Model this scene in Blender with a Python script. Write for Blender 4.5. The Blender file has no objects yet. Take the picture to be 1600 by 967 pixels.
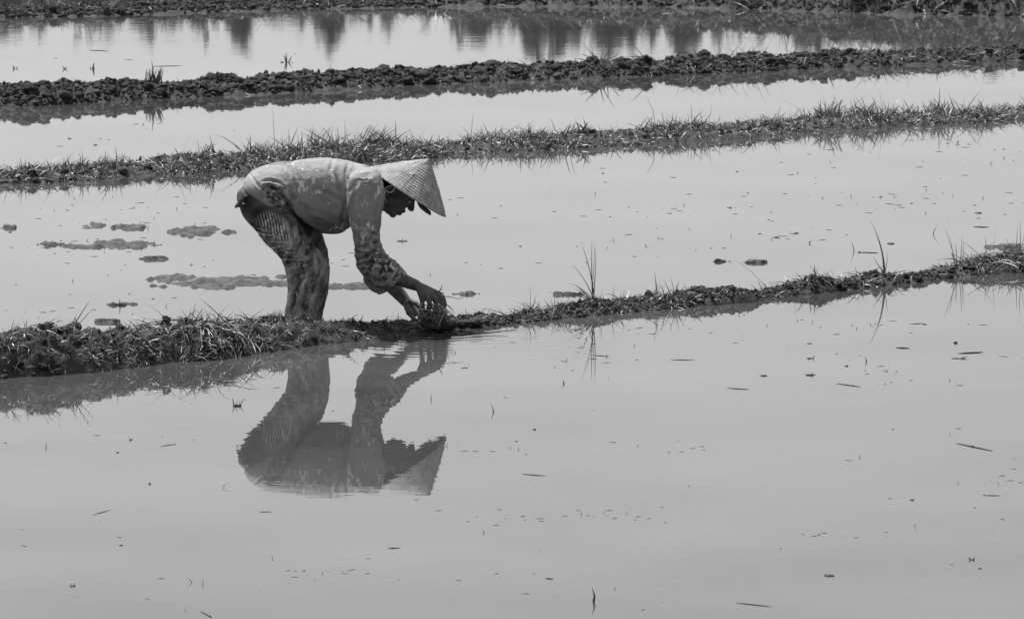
import bpy, math, random
import numpy as np
from mathutils import Vector
random.seed(7)
rng = np.random.default_rng(11)
C = bpy.context.scene.collection
SC = bpy.context.scene

# ------------------------------------------------------------------ camera
W, H_, F, HOR, CAMZ = 1600.0, 967.0, 9300.0, -528.0, 2.67
PITCH = math.atan((H_/2 - HOR)/F)
cam_d = bpy.data.cameras.new('camera'); cam = bpy.data.objects.new('camera', cam_d); C.objects.link(cam)
cam.location = (0, 0, CAMZ); cam.rotation_euler = (math.pi/2 - PITCH, 0, 0)
cam_d.sensor_width = 36; cam_d.lens = 36*F/W; cam_d.clip_start = 0.5; cam_d.clip_end = 5000
cam_d.dof.use_dof = True; cam_d.dof.focus_distance = 24.0; cam_d.dof.aperture_fstop = 22
SC.camera = cam

# ------------------------------------------------------------------ light
SUN_EL, SUN_AZ = math.radians(62), math.radians(-28)      # azimuth from +Y (away from camera), negative = left
world = bpy.data.worlds.new('World'); SC.world = world; world.use_nodes = True
wn = world.node_tree; wn.nodes.clear()
sky = wn.nodes.new('ShaderNodeTexSky'); sky.sky_type = 'NISHITA'; sky.sun_disc = False
sky.sun_elevation = SUN_EL; sky.sun_rotation = SUN_AZ; sky.dust_density = 2.0; sky.air_density = 1.0
bw = wn.nodes.new('ShaderNodeRGBToBW'); bg = wn.nodes.new('ShaderNodeBackground'); wo = wn.nodes.new('ShaderNodeOutputWorld')
wn.links.new(sky.outputs[0], bw.inputs[0]); wn.links.new(bw.outputs[0], bg.inputs[0]); wn.links.new(bg.outputs[0], wo.inputs[0])
bg.inputs[1].default_value = 0.12
sun_d = bpy.data.lights.new('sun', 'SUN'); sun_d.energy = 3.9; sun_d.angle = math.radians(3); sun_d.color = (1, 1, 1)
sun = bpy.data.objects.new('sun', sun_d); C.objects.link(sun)
sd = Vector((math.sin(SUN_AZ)*math.cos(SUN_EL), math.cos(SUN_AZ)*math.cos(SUN_EL), math.sin(SUN_EL)))
sun.rotation_euler = sd.to_track_quat('Z', 'Y').to_euler()
SC.view_settings.view_transform = 'Standard'; SC.view_settings.look = 'None'
SC.view_settings.exposure = 0.38; SC.view_settings.gamma = 1.0; SC.view_settings.use_curve_mapping = False

# ------------------------------------------------------------------ projection helpers (place things where they stand)
cp, sp_ = math.cos(PITCH), math.sin(PITCH)
def rays(x, y):
    x = np.asarray(x, float); y = np.asarray(y, float)
    cx = (x - W/2)/F; cy = (H_/2 - y)/F
    return cx + 0*cy, cp + cy*sp_, -sp_ + cy*cp
def ground(x, y, z=0.0):
    dx, dy, dz = rays(x, y); t = (z - CAMZ)/dz
    return np.stack([dx*t, dy*t, 0*t + z], -1)
def atY(x, y, Y):
    dx, dy, dz = rays(x, y); t = Y/dy
    return np.stack([dx*t, dy*t, CAMZ + dz*t], -1)
def proj(p):
    p = np.asarray(p, float); X, Y, Z = p[..., 0], p[..., 1], p[..., 2] - CAMZ
    d = Y*cp - Z*sp_; u = Y*sp_ + Z*cp
    return W/2 + F*X/d, H_/2 - F*u/d

# ------------------------------------------------------------------ numpy noise
def _h(i, j, k, s):
    n = (i*374761393 + j*668265263 + k*2147483647*7 + s*974634777) & 0xffffffff
    n = ((n ^ (n >> 13))*1274126177) & 0xffffffff
    n = ((n ^ (n >> 16))*2246822519) & 0xffffffff
    return ((n ^ (n >> 15)) & 0xffffff)/float(0xffffff)
def vnoise(p, s=0):
    p = np.asarray(p, float); i = np.floor(p).astype(np.int64); f = p - i; f = f*f*(3 - 2*f); r = 0
    for a in (0, 1):
        for b in (0, 1):
            for c in (0, 1):
                w = (f[:, 0] if a else 1 - f[:, 0])*(f[:, 1] if b else 1 - f[:, 1])*(f[:, 2] if c else 1 - f[:, 2])
                r = r + w*_h(i[:, 0] + a, i[:, 1] + b, i[:, 2] + c, s)
    return r*2 - 1
def fbm(p, o=4, s=0, g=0.5):
    r = 0; a = 1.0; p = np.asarray(p, float).copy()
    for k in range(o):
        r = r + a*vnoise(p, s + k*17); p = p*2.03 + 11.3; a *= g
    return r
def worley(p, s=0):
    i = np.floor(p).astype(np.int64); best = np.full(len(p), 9.0)
    for a in (-1, 0, 1):
        for b in (-1, 0, 1):
            for c in (-1, 0, 1):
                q = i + [a, b, c]
                o = np.stack([_h(q[:, 0], q[:, 1], q[:, 2], s + m) for m in (1, 2, 3)], -1)
                best = np.minimum(best, ((q + o - p)**2).sum(1))
    return np.sqrt(best)

# ------------------------------------------------------------------ object helpers
def props(o, label=None, cat=None, group=None, kind=None):
    if label: o['label'] = label
    if cat: o['category'] = cat
    if group: o['group'] = group
    if kind: o['kind'] = kind
    return o
def empty(name, loc, **k):
    o = bpy.data.objects.new(name, None); o.location = loc; o.empty_display_size = 0.1; C.objects.link(o); return props(o, **k)
def wloc(o):
    v = np.zeros(3)
    while o is not None: v += np.array(o.location); o = o.parent
    return v
def mesh_np(name, v, f, smooth=True):
    me = bpy.data.meshes.new(name); v = np.asarray(v, np.float32)
    if isinstance(f, np.ndarray):
        n, k = f.shape
        me.vertices.add(len(v)); me.vertices.foreach_set('co', v.ravel())
        me.loops.add(n*k); me.loops.foreach_set('vertex_index', f.astype(np.int32).ravel())
        me.polygons.add(n); me.polygons.foreach_set('loop_start', np.arange(0, n*k, k, dtype=np.int32))
        me.update(calc_edges=True)
    else:
        me.from_pydata(v.tolist(), [], f); me.update()
    me.polygons.foreach_set('use_smooth', [smooth]*len(me.polygons))
    return me
def attr(me, name, val):
    a = me.attributes.new(name, 'FLOAT', 'POINT'); a.data.foreach_set('value', np.asarray(val, np.float32))
def mk(name, v, f, mat, parent=None, origin=None, smooth=True, attrs=None, **k):
    v = np.asarray(v, float)
    if origin is None: origin = wloc(parent) if parent is not None else np.zeros(3)
    me = mesh_np(name, v - np.asarray(origin), f, smooth)
    for n, a in (attrs or {}).items(): attr(me, n, a)
    me.materials.append(mat)
    o = bpy.data.objects.new(name, me); C.objects.link(o)
    if parent is not None:
        o.parent = parent; o.location = np.asarray(origin) - wloc(parent)
    else: o.location = origin
    return props(o, **k)

# ------------------------------------------------------------------ materials
def mat(name, base=0.2, rough=0.8, spec=0.5, ramp=None, attr_name=None, scale=8, bump=0.0, bscale=60, noise_amt=0.3, coords='Object'):
    m = bpy.data.materials.new(name); m.use_nodes = True; n = m.node_tree; b = n.nodes['Principled BSDF']
    b.inputs['Roughness'].default_value = rough; b.inputs['Specular IOR Level'].default_value = spec
    tc = n.nodes.new('ShaderNodeTexCoord')
    no = n.nodes.new('ShaderNodeTexNoise'); no.inputs['Scale'].default_value = scale; no.inputs['Detail'].default_value = 6
    n.links.new(tc.outputs[coords], no.inputs['Vector'])
    mr = n.nodes.new('ShaderNodeMapRange'); mr.inputs[1].default_value = 0.3; mr.inputs[2].default_value = 0.7
    mr.inputs[3].default_value = 1 - noise_amt; mr.inputs[4].default_value = 1 + noise_amt
    n.links.new(no.outputs[0], mr.inputs[0])
    mul = n.nodes.new('ShaderNodeMath'); mul.operation = 'MULTIPLY'; n.links.new(mr.outputs[0], mul.inputs[0])
    if attr_name:
        a = n.nodes.new('ShaderNodeAttribute'); a.attribute_name = attr_name; n.links.new(a.outputs['Fac'], mul.inputs[1])
    else: mul.inputs[1].default_value = base
    n.links.new(mul.outputs[0], b.inputs['Base Color'])
    if bump:
        nb = n.nodes.new('ShaderNodeTexNoise'); nb.inputs['Scale'].default_value = bscale; nb.inputs['Detail'].default_value = 5
        n.links.new(tc.outputs[coords], nb.inputs['Vector'])
        bp = n.nodes.new('ShaderNodeBump'); bp.inputs['Strength'].default_value = 1.0; bp.inputs['Distance'].default_value = bump
        n.links.new(nb.outputs[0], bp.inputs['Height']); n.links.new(bp.outputs[0], b.inputs['Normal'])
    return m
M = {}
M['mud'] = mat('wet_mud', 0.055, 0.75, 0.15, scale=14, bump=0.006, bscale=70, noise_amt=0.5)
M['dry_mud'] = mat('drying_mud', 0.10, 0.85, 0.15, scale=18, bump=0.006, bscale=80, noise_amt=0.4)
M['flat_mud'] = mat('mud_flat', 0.10, 0.8, 0.08, scale=25, bump=0.006, bscale=60, noise_amt=0.5)
M['blade'] = mat('grass_blade', rough=0.45, spec=0.5, attr_name='tone', scale=20, noise_amt=0.15)
M['dark_bit'] = mat('wet_plant_scrap', 0.05, 0.6, 0.4, scale=60, noise_amt=0.5)
M['field'] = mat('field_soil', 0.08, 0.95, 0.05, scale=1.5, bump=0.02, bscale=8, noise_amt=0.5)
M['leaf'] = mat('tree_leaf', 0.05, 0.6, 0.3, scale=2, noise_amt=0.5)
M['bark'] = mat('bark', 0.08, 0.9, 0.2, scale=6, noise_amt=0.4)
M['skin'] = mat('skin', 0.13, 0.55, 0.3, scale=40, bump=0.002, bscale=140, noise_amt=0.4)
M['hair'] = mat('hair', 0.015, 0.6, 0.4, scale=80, noise_amt=0.4, bump=0.001, bscale=300)
M['strap'] = mat('strap_cord', 0.9, 0.6, 0.3, scale=60, noise_amt=0.1)
M['button'] = mat('button', 0.45, 0.35, 0.5, scale=60, noise_amt=0.1)
M['cap'] = mat('cap_cloth', 0.24, 0.8, 0.2, scale=60, noise_amt=0.2, bump=0.0006, bscale=400)
M['eye'] = mat('eye_white', 0.45, 0.2, 0.5, noise_amt=0.05)

def cloth_mat(name, splash_col, rough_dry, rough_wet, mudmap=(60, 60, 40), mudoff=-0.74):
    m = bpy.data.materials.new(name); m.use_nodes = True; n = m.node_tree; L = n.links.new; b = n.nodes['Principled BSDF']
    tc = n.nodes.new('ShaderNodeTexCoord')
    def noise(sc, det=4, mapscale=None, rot=None):
        q = n.nodes.new('ShaderNodeTexNoise'); q.inputs['Scale'].default_value = sc; q.inputs['Detail'].default_value = det
        if mapscale:
            mp = n.nodes.new('ShaderNodeMapping'); mp.inputs['Scale'].default_value = mapscale; mp.inputs['Rotation'].default_value = rot or (0, 0, 0)
            L(tc.outputs['Object'], mp.inputs['Vector']); L(mp.outputs[0], q.inputs['Vector'])
        else: L(tc.outputs['Object'], q.inputs['Vector'])
        return q.outputs[0]
    def at(nm):
        a = n.nodes.new('ShaderNodeAttribute'); a.attribute_name = nm; return a.outputs['Fac']
    def math_(op, a, c=None, d=None, clamp=False):
        q = n.nodes.new('ShaderNodeMath'); q.operation = op; q.use_clamp = clamp
        for i, v in enumerate((a, c, d)):
            if v is None: continue
            if isinstance(v, (int, float)): q.inputs[i].default_value = v
            else: L(v, q.inputs[i])
        return q.outputs[0]
    tone = at('tone'); spl = at('splash'); mud = at('mud')
    mott = math_('MULTIPLY_ADD', noise(22, 6), 0.7, 0.65)
    base = math_('MULTIPLY', tone, mott)
    # caked mud: patches
    mm = math_('MULTIPLY_ADD', math_('SUBTRACT', noise(30, 7), 0.62), 9.0, 0.5)
    mm = math_('ADD', mm, math_('MULTIPLY', mud, 2.2), clamp=True)
    mudmask = math_('MULTIPLY', mm, math_('MULTIPLY', mud, 1.4, clamp=True), clamp=True)
    # light dried splashes
    sn = noise(1.0, 3, (75, 75, 30), (0, 0.7, 0.2)); sn2 = noise(170, 2)
    s1 = math_('MULTIPLY', math_('SUBTRACT', math_('ADD', math_('MULTIPLY', sn, 0.75), math_('MULTIPLY', sn2, 0.25)), math_('SUBTRACT', 0.64, math_('MULTIPLY', spl, 0.168))), 26.0, clamp=True)
    mx = n.nodes.new('ShaderNodeMix'); mx.data_type = 'FLOAT'; L(mudmask, mx.inputs[0]); L(base, mx.inputs[2])
    L(math_('MAXIMUM', math_('MULTIPLY_ADD', noise(1.0, 7, mudmap, (0, 0.35, 0)), 1.9, mudoff), 0.025), mx.inputs[3])
    mx2 = n.nodes.new('ShaderNodeMix'); mx2.data_type = 'FLOAT'; L(s1, mx2.inputs[0]); L(mx.outputs[0], mx2.inputs[2]); mx2.inputs[3].default_value = splash_col
    L(mx2.outputs[0], b.inputs['Base Color'])
    ro = n.nodes.new('ShaderNodeMix'); ro.data_type = 'FLOAT'; L(mudmask, ro.inputs[0]); ro.inputs[2].default_value = rough_dry; ro.inputs[3].default_value = rough_wet
    L(ro.outputs[0], b.inputs['Roughness']); L(math_('MULTIPLY_ADD', mudmask, 0.4, 0.10), b.inputs['Specular IOR Level'])
    hgt = math_('ADD', math_('MULTIPLY', noise(28, 6), 0.005), math_('ADD', math_('MULTIPLY', noise(70, 5), math_('MULTIPLY', mudmask, 0.008)), math_('MULTIPLY', s1, 0.0015)))
    wv = n.nodes.new('ShaderNodeTexNoise'); wv.inputs['Scale'].default_value = 420; L(tc.outputs['Object'], wv.inputs['Vector'])
    hgt = math_('ADD', hgt, math_('MULTIPLY', wv.outputs[0], 0.0004))
    bp = n.nodes.new('ShaderNodeBump'); bp.inputs['Distance'].default_value = 1.0; bp.inputs['Strength'].default_value = 0.9
    L(hgt, bp.inputs['Height']); L(bp.outputs[0], b.inputs['Normal'])
    return m
M['shirt'] = cloth_mat('shirt_cloth', 0.75, 0.92, 0.3)
M['trousers'] = cloth_mat('trouser_cloth', 0.5, 0.5, 0.25, (38, 38, 17), -0.70)

def hat_mat():
    m = bpy.data.materials.new('palm_leaf_weave'); m.use_nodes = True; n = m.node_tree; L = n.links.new; b = n.nodes['Principled BSDF']
    tc = n.nodes.new('ShaderNodeTexCoord'); a = n.nodes.new('ShaderNodeAttribute'); a.attribute_name = 'tone'
    mp = n.nodes.new('ShaderNodeMapping'); mp.inputs['Scale'].default_value = (1, 1, 0.25); L(tc.outputs['Object'], mp.inputs['Vector'])
    no = n.nodes.new('ShaderNodeTexNoise'); no.inputs['Scale'].default_value = 130; no.inputs['Detail'].default_value = 6; L(mp.outputs[0], no.inputs['Vector'])
    n2 = n.nodes.new('ShaderNodeTexNoise'); n2.inputs['Scale'].default_value = 16; n2.inputs['Detail'].default_value = 6; L(tc.outputs['Object'], n2.inputs['Vector'])
    mr = n.nodes.new('ShaderNodeMapRange'); mr.inputs[1].default_value = 0.3; mr.inputs[2].default_value = 0.7; mr.inputs[3].default_value = 0.7; mr.inputs[4].default_value = 1.2; L(no.outputs[0], mr.inputs[0])
    mr2 = n.nodes.new('ShaderNodeMapRange'); mr2.inputs[1].default_value = 0.3; mr2.inputs[2].default_value = 0.7; mr2.inputs[3].default_value = 0.8; mr2.inputs[4].default_value = 1.15; L(n2.outputs[0], mr2.inputs[0])
    q = n.nodes.new('ShaderNodeMath'); q.operation = 'MULTIPLY'; L(mr.outputs[0], q.inputs[0]); L(mr2.outputs[0], q.inputs[1])
    q2 = n.nodes.new('ShaderNodeMath'); q2.operation = 'MULTIPLY'; L(q.outputs[0], q2.inputs[0]); L(a.outputs['Fac'], q2.inputs[1])
    L(q2.outputs[0], b.inputs['Base Color']); b.inputs['Roughness'].default_value = 0.7; b.inputs['Specular IOR Level'].default_value = 0.3
    bp = n.nodes.new('ShaderNodeBump'); bp.inputs['Distance'].default_value = 0.002; bp.inputs['Strength'].default_value = 1; L(no.outputs[0], bp.inputs['Height']); L(bp.outputs[0], b.inputs['Normal'])
    return m
M['hat'] = hat_mat()

RIP = ground(705, 512)          # where the hands disturb the water
def water_mat():
    m = bpy.data.materials.new('muddy_water'); m.use_nodes = True; n = m.node_tree; L = n.links.new; b = n.nodes['Principled BSDF']
    b.inputs['Roughness'].default_value = 0.0; b.inputs['IOR'].default_value = 1.33
    tc = n.nodes.new('ShaderNodeTexCoord'); P = tc.outputs['Object']
    def noise(sc, det, ms=(1, 1, 1)):
        mp = n.nodes.new('ShaderNodeMapping'); mp.inputs['Scale'].default_value = ms; L(P, mp.inputs['Vector'])
        q = n.nodes.new('ShaderNodeTexNoise'); q.inputs['Scale'].default_value = sc; q.inputs['Detail'].default_value = det; L(mp.outputs[0], q.inputs['Vector']); return q.outputs[0]
    def ma(op, a, c=None, d=None, clamp=False):
        q = n.nodes.new('ShaderNodeMath'); q.operation = op; q.use_clamp = clamp
        for i, v in enumerate((a, c, d)):
            if v is None: continue
            if isinstance(v, (int, float)): q.inputs[i].default_value = v
            else: L(v, q.inputs[i])
        return q.outputs[0]
    mr = n.nodes.new('ShaderNodeMapRange'); mr.inputs[1].default_value = 0.3; mr.inputs[2].default_value = 0.7; mr.inputs[3].default_value = 0.05; mr.inputs[4].default_value = 0.10
    L(noise(0.7, 6), mr.inputs[0]); L(mr.outputs[0], b.inputs['Base Color'])
    sx = n.nodes.new('ShaderNodeSeparateXYZ'); L(P, sx.inputs[0])
    far = n.nodes.new('ShaderNodeMapRange'); far.inputs[1].default_value = 30; far.inputs[2].default_value = 36; far.inputs[3].default_value = 1.0; far.inputs[4].default_value = 0.9; L(sx.outputs[1], far.inputs[0])
    rg = n.nodes.new('ShaderNodeMapRange'); rg.inputs[1].default_value = 37; rg.inputs[2].default_value = 41; rg.inputs[3].default_value = 0.0; rg.inputs[4].default_value = 0.026; L(sx.outputs[1], rg.inputs[0]); L(rg.outputs[0], b.inputs['Roughness'])
    patch = ma('MULTIPLY_ADD', noise(0.9, 3), 2.4, -0.55, clamp=True)
    fine = ma('MULTIPLY', noise(10, 2, (0.55, 1, 1)), ma('MULTIPLY_ADD', patch, 0.00030, 0.00004))
    mid = ma('MULTIPLY', noise(4.0, 2), 0.00009)
    base = ma('MULTIPLY', ma('ADD', fine, mid), far.outputs[0])
    # ring ripples round the hands, on the near side of the bund only
    vs = n.nodes.new('ShaderNodeVectorMath'); vs.operation = 'DISTANCE'; L(P, vs.inputs[0]); vs.inputs[1].default_value = tuple(RIP)
    vd = n.nodes.new('ShaderNodeVectorMath'); vd.operation = 'SUBTRACT'; L(P, vd.inputs[0]); vd.inputs[1].default_value = tuple(RIP)
    dt = n.nodes.new('ShaderNodeVectorMath'); dt.operation = 'DOT_PRODUCT'; L(vd.outputs[0], dt.inputs[0]); dt.inputs[1].default_value = (.64, -.77, 0)
    side = ma('MULTIPLY_ADD', dt.outputs['Value'], 5.0, 0.6, clamp=True)
    d = ma('ADD', vs.outputs['Value'], ma('MULTIPLY', noise(2.2, 3), 0.35))
    env = ma('MULTIPLY', ma('POWER', 2.718, ma('MULTIPLY', ma('MULTIPLY', d, d), -1.9)), ma('MULTIPLY_ADD', noise(1.7, 2), 3.0, -1.0, clamp=True))
    w = ma('MULTIPLY', ma('MULTIPLY', ma('MULTIPLY', ma('SINE', ma('MULTIPLY', d, 70.0)), env), side), 0.0016)
    h = ma('ADD', base, w)
    bp = n.nodes.new('ShaderNodeBump'); bp.inputs['Distance'].default_value = 1.0; bp.inputs['Strength'].default_value = 1.0
    L(h, bp.inputs['Height']); L(bp.outputs[0], b.inputs['Normal'])
    return m
M['water'] = water_mat()

# ------------------------------------------------------------------ ground and water
def grid_faces(nu, nv):
    i = np.arange(nu - 1)[:, None]*nv + np.arange(nv - 1)[None, :]
    i = i.ravel(); return np.stack([i, i + nv, i + nv + 1, i + 1], -1)
g = [(-900, -100, -0.4), (900, -100, -0.4), (900, 3000, -0.4), (-900, 3000, -0.4)]
mk('ground', g, [[0, 1, 2, 3]], M['field'], kind='structure')
mk('water', [(-30, -2, 0), (30, -2, 0), (30, 49.5, 0), (-30, 49.5, 0)], [[0, 1, 2, 3]], M['water'], kind='structure')
# the field beyond the far bank
xs = np.linspace(-45, 45, 260); ys = np.concatenate([np.linspace(48.9, 60, 130), np.linspace(61, 300, 60)])
X, Y = np.meshgrid(xs, ys, indexing='ij'); p = np.stack([X.ravel(), Y.ravel(), 0*X.ravel()], -1)
z = 0.03 + 0.025*fbm(p*[1.2, 1.2, 1], 5, 5) + 0.05*np.clip((p[:, 1] - 50)/20, 0, 1)
p[:, 2] = np.where(p[:, 1] < 49.1, -0.1, z)
mk('field', p, grid_faces(len(xs), len(ys)), M['field'], kind='structure')

# ------------------------------------------------------------------ bunds
def interp(tab, x):
    t = np.array(tab, float); return np.interp(x, t[:, 0], t[:, 1])
def smooth1(a, k):
    ker = np.hanning(k + 2)[1:-1]; ker /= ker.sum(); return np.convolve(np.pad(a, k//2, mode='edge'), ker, mode='same')[k//2:k//2 + len(a)]
class Bund: pass
def bund(name, near, top, wid, rough, seed, grass_frac=0.85, wf=1.0, mname='mud', label=None):
    b = Bund(); xp = np.arange(-1100, 2701, 2.7); b.xp = xp
    def ex(tab, x):
        t = np.array(tab, float); y = np.interp(x, t[:, 0], t[:, 1])
        s0 = (t[2, 1] - t[0, 1])/(t[2, 0] - t[0, 0]); s1 = (t[-1, 1] - t[-3, 1])/(t[-1, 0] - t[-3, 0])
        y = np.where(x < t[0, 0], t[0, 1] + s0*(x - t[0, 0]), y); return np.where(x > t[-1, 0], t[-1, 1] + s1*(x - t[-1, 0]), y)
    yn = smooth1(ex(near, xp), 25)
    y_av = np.polyval(np.polyfit([0, 1600], [ex(near, np.array([0.]))[0], ex(near, np.array([1600.]))[0]], 1), xp)
    yt = interp(top, xp) - np.where(xp < 0, 0, np.where(xp > 1600, 0, 0))
    yt = np.where(xp < 0, top[0][1] + (yn - np.interp(0, xp, yn)), yt); yt = np.where(xp > 1600, top[-1][1] + (yn - np.interp(1600, xp, yn)), yt)
    G = ground(xp, yn)
    w = interp(wid, xp)
    T = np.gradient(np.stack([smooth1(G[:, 0], 61), smooth1(G[:, 1], 61)], -1), axis=0); T /= np.linalg.norm(T, axis=1)[:, None]
    N = np.stack([-T[:, 1], T[:, 0]], -1)              # away from the camera
    R = G[:, :2] + N*w[:, None]                       # ridge
    # ridge height so its top stands where the photo shows it
    px, _ = proj(np.c_[R, np.zeros(len(R))])
    D = R[:, 1]; _, yr = proj(np.c_[R, np.zeros(len(R))])
    yt2 = np.interp(px, xp, yt)
    h = np.clip((yr - yt2)*D/F*grass_frac, 0.012, 1)
    b.R, b.N, b.T, b.w, b.h, b.px = R, N, T, w, h, px
    nt = 64; tt = np.linspace(-1.45, 1.45, nt)
    P = R[:, None, :] + N[:, None, :]*(tt[None, :, None]*w[:, None, None])
    hh = h[:, None]*np.ones(nt)[None]
    t2 = np.abs(tt)[None]*np.ones(len(R))[:, None]
    q = np.c_[P.reshape(-1, 2), np.zeros(P.shape[0]*nt)]
    t2 = np.clip(t2.ravel() + 0.10*vnoise(q*6, seed + 3), 0, 3)
    prof = np.where(t2 < 1, (1 - t2**2.2)**0.9 if False else np.clip(1 - t2**2.2, 0, 1)**0.9, -(t2 - 1)*1.2)
    hh = hh.ravel(); z = np.where(prof > 0, hh*prof, prof*0.10)
    k = rough
    wl = worley(q*[9*k, 9*k, 1] + 0.4*np.c_[vnoise(q*20, 5), vnoise(q*20, 6), 0*hh], seed)
    lump = (0.55 - wl)
    amp = np.clip(0.35*hh + 0.006, 0, 0.05)*wf
    z += amp*(0.9*lump + 0.45*fbm(q*[25*k, 25*k, 1], 4, seed + 9))*np.clip(1.25 - t2*0.55, 0.2, 1)
    z += np.clip(0.02*vnoise(q*3.1, seed + 77), -0.02, 0.02)*np.exp(-((t2 - 1)/0.35)**2)   # wavering wet margin
    q[:, 2] = z
    b.Z = z.reshape(len(R), nt); b.tt = tt
    b.obj = mk(name, q, grid_faces(len(R), nt), M[mname], kind='structure')
    if label: b.obj['label'] = label
    return b
def on_bund(b, i, t):
    """point on the surface of bund b at sample i (array) and cross position t"""
    j = (t - b.tt[0])/(b.tt[1] - b.tt[0]); j0 = np.clip(j.astype(int), 0, len(b.tt) - 2)
    z = b.Z[i, j0]*(1 - (j - j0)) + b.Z[i, j0 + 1]*(j - j0)
    xy = b.R[i] + b.N[i]*(t*b.w[i])[:, None]
    return np.c_[xy, z]

n1 = [(0,592),(100,586),(200,576),(300,565),(400,554),(485,543),(572,533),(624,526),(700,515),(756,511),(798,506),(880,500),(981,489),(1052,482),(1122,476),(1234,465),(1319,455),(1403,445),(1459,441),(1502,434),(1558,429),(1600,426)]
t1 = [(0,520),(25,520),(60,507),(80,514),(125,510),(175,515),(250,508),(300,502),(325,498),(350,506),(400,502),(430,494),(480,500),(560,502),(600,503),(620,506),(650,503),(690,505),(717,497),(765,492),(798,500),(835,488),(857,490),(897,477),(930,467),(959,472),(995,468),(1023,463),(1066,460),(1088,450),(1099,446),(1110,453),(1139,451),(1150,450),(1175,458),(1226,451),(1262,434),(1305,433),(1316,440),(1375,426),(1403,432),(1431,429),(1473,427),(1493,415),(1510,420),(1532,406),(1572,398),(1600,394)]
B1 = bund('near_bund', n1, t1, [(0,.22),(500,.22),(650,.16),(800,.12),(1100,.13),(1450,.11),(1600,.16)], 1.4, 3, 0.9)
n2 = [(0,291),(132,283),(232,275),(380,266),(500,258),(689,246),(809,237),(947,229),(1016,225),(1187,215),(1291,206),(1377,199),(1497,192),(1600,187)]
t2_ = [(0,267),(66,262),(109,266),(149,254),(198,253),(228,257),(265,243),(314,237),(347,243),(397,239),(430,236),(496,232),(569,222),(620,220),(648,226),(706,224),(782,215),(844,211),(912,205),(964,203),(1033,197),(1101,196),(1153,193),(1205,189),(1239,191),(1273,183),(1325,182),(1359,175),(1380,187),(1411,179),(1462,180),(1514,174),(1600,170)]
B2 = bund('middle_bund', n2, t2_, [(0,.28),(1600,.28)], 1.1, 13, 0.74)
n3 = [(0,168),(83,165),(149,160),(364,150),(496,143),(689,132),(878,125),(1050,118),(1205,112),(1359,105),(1450,101),(1600,95)]
t3 = [(0,132),(43,127),(66,128),(73,140),(90,133),(109,125),(149,133),(175,123),(215,130),(265,130),(331,125),(344,115),(367,120),(380,128),(420,122),(433,112),(450,120),(473,113),(500,111),(527,118),(552,111),(600,108),(620,106),(655,113),(713,108),(747,101),(789,96),(809,102),(861,99),(912,95),(947,92),(981,96),(1005,92),(1022,101),(1050,91),(1101,86),(1136,92),(1187,84),(1215,90),(1263,83),(1359,80),(1462,77),(1600,73)]
B3 = bund('clod_bund', n3, t3, [(0,.32),(1600,.32)], 0.9, 23, 0.80, wf=1.25)
n4 = [(0,29),(165,26),(298,21),(500,15),(700,11),(880,10),(1050,11),(1205,16),(1359,21),(1600,27)]
t4 = [(0,14),(165,13),(232,9),(331,2),(500,0),(700,-16),(900,-28),(1050,-34),(1205,-38),(1359,-44),(1600,-48)]
B4 = bund('far_bank', n4, t4, [(0,.4),(300,.5),(900,.9),(1600,1.1)], 0.7, 33, 0.95, wf=1.2)

# mud flats barely above the water
def mud_flat(x0, x1, y0, y1, seed, zh=0.012):
    A = ground(np.array([x0, x1, (x0+x1)/2, (x0+x1)/2]), np.array([(y0+y1)/2]*2 + [y1, y0]))
    c = A.mean(0); hx = abs(A[1, 0] - A[0, 0])/2; hy = abs(A[3, 1] - A[2, 1])/2
    nx = int(np.clip(hx*2/0.008, 24, 200)); ny = int(np.clip(hy*2/0.012, 24, 90))
    u, v = np.meshgrid(np.linspace(-1.5, 1.5, nx), np.linspace(-1.5, 1.5, ny), indexing='ij'); u = u.ravel(); v = v.ravel()
    q = np.c_[c[0] + u*hx, c[1] + v*hy, 0*u]
    r = np.sqrt(u*u + v*v)
    z = zh*(0.70 - r*1.0 + 1.1*fbm(q*[max(7, 1.4/hx), max(9, 2.6/hy), 1], 5, seed, .66)) + 0.008*fbm(q*[45, 22, 1], 4, seed + 5, .6)
    z = np.clip(z, -0.03, 0.014)
    rel = 1 - np.clip((r - 1.15)/0.25, 0, 1); z = z*rel - 0.03*(1 - rel)
    q[:, 2] = z
    mk('mud_flat', q, grid_faces(nx, ny), M['flat_mud'], kind='structure')
for k, a in enumerate([(122,162,348,357),(172,226,351,359),(98,242,378,388),(60,100,380,384),(268,338,354,369),(342,373,360,366),(236,452,430,450),(512,600,443,451),(218,260,404,406),
                       (0,24,354,358),(160,215,473,477),(150,185,502,505),(705,750,458.5,461),(868,910,459.5,461.5),(1112,1140,408.5,409.5),(1160,1196,409,411),(1540,1600,384,389),(1560,1602,391,395)]):
    mud_flat(*a, 100 + k)

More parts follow.
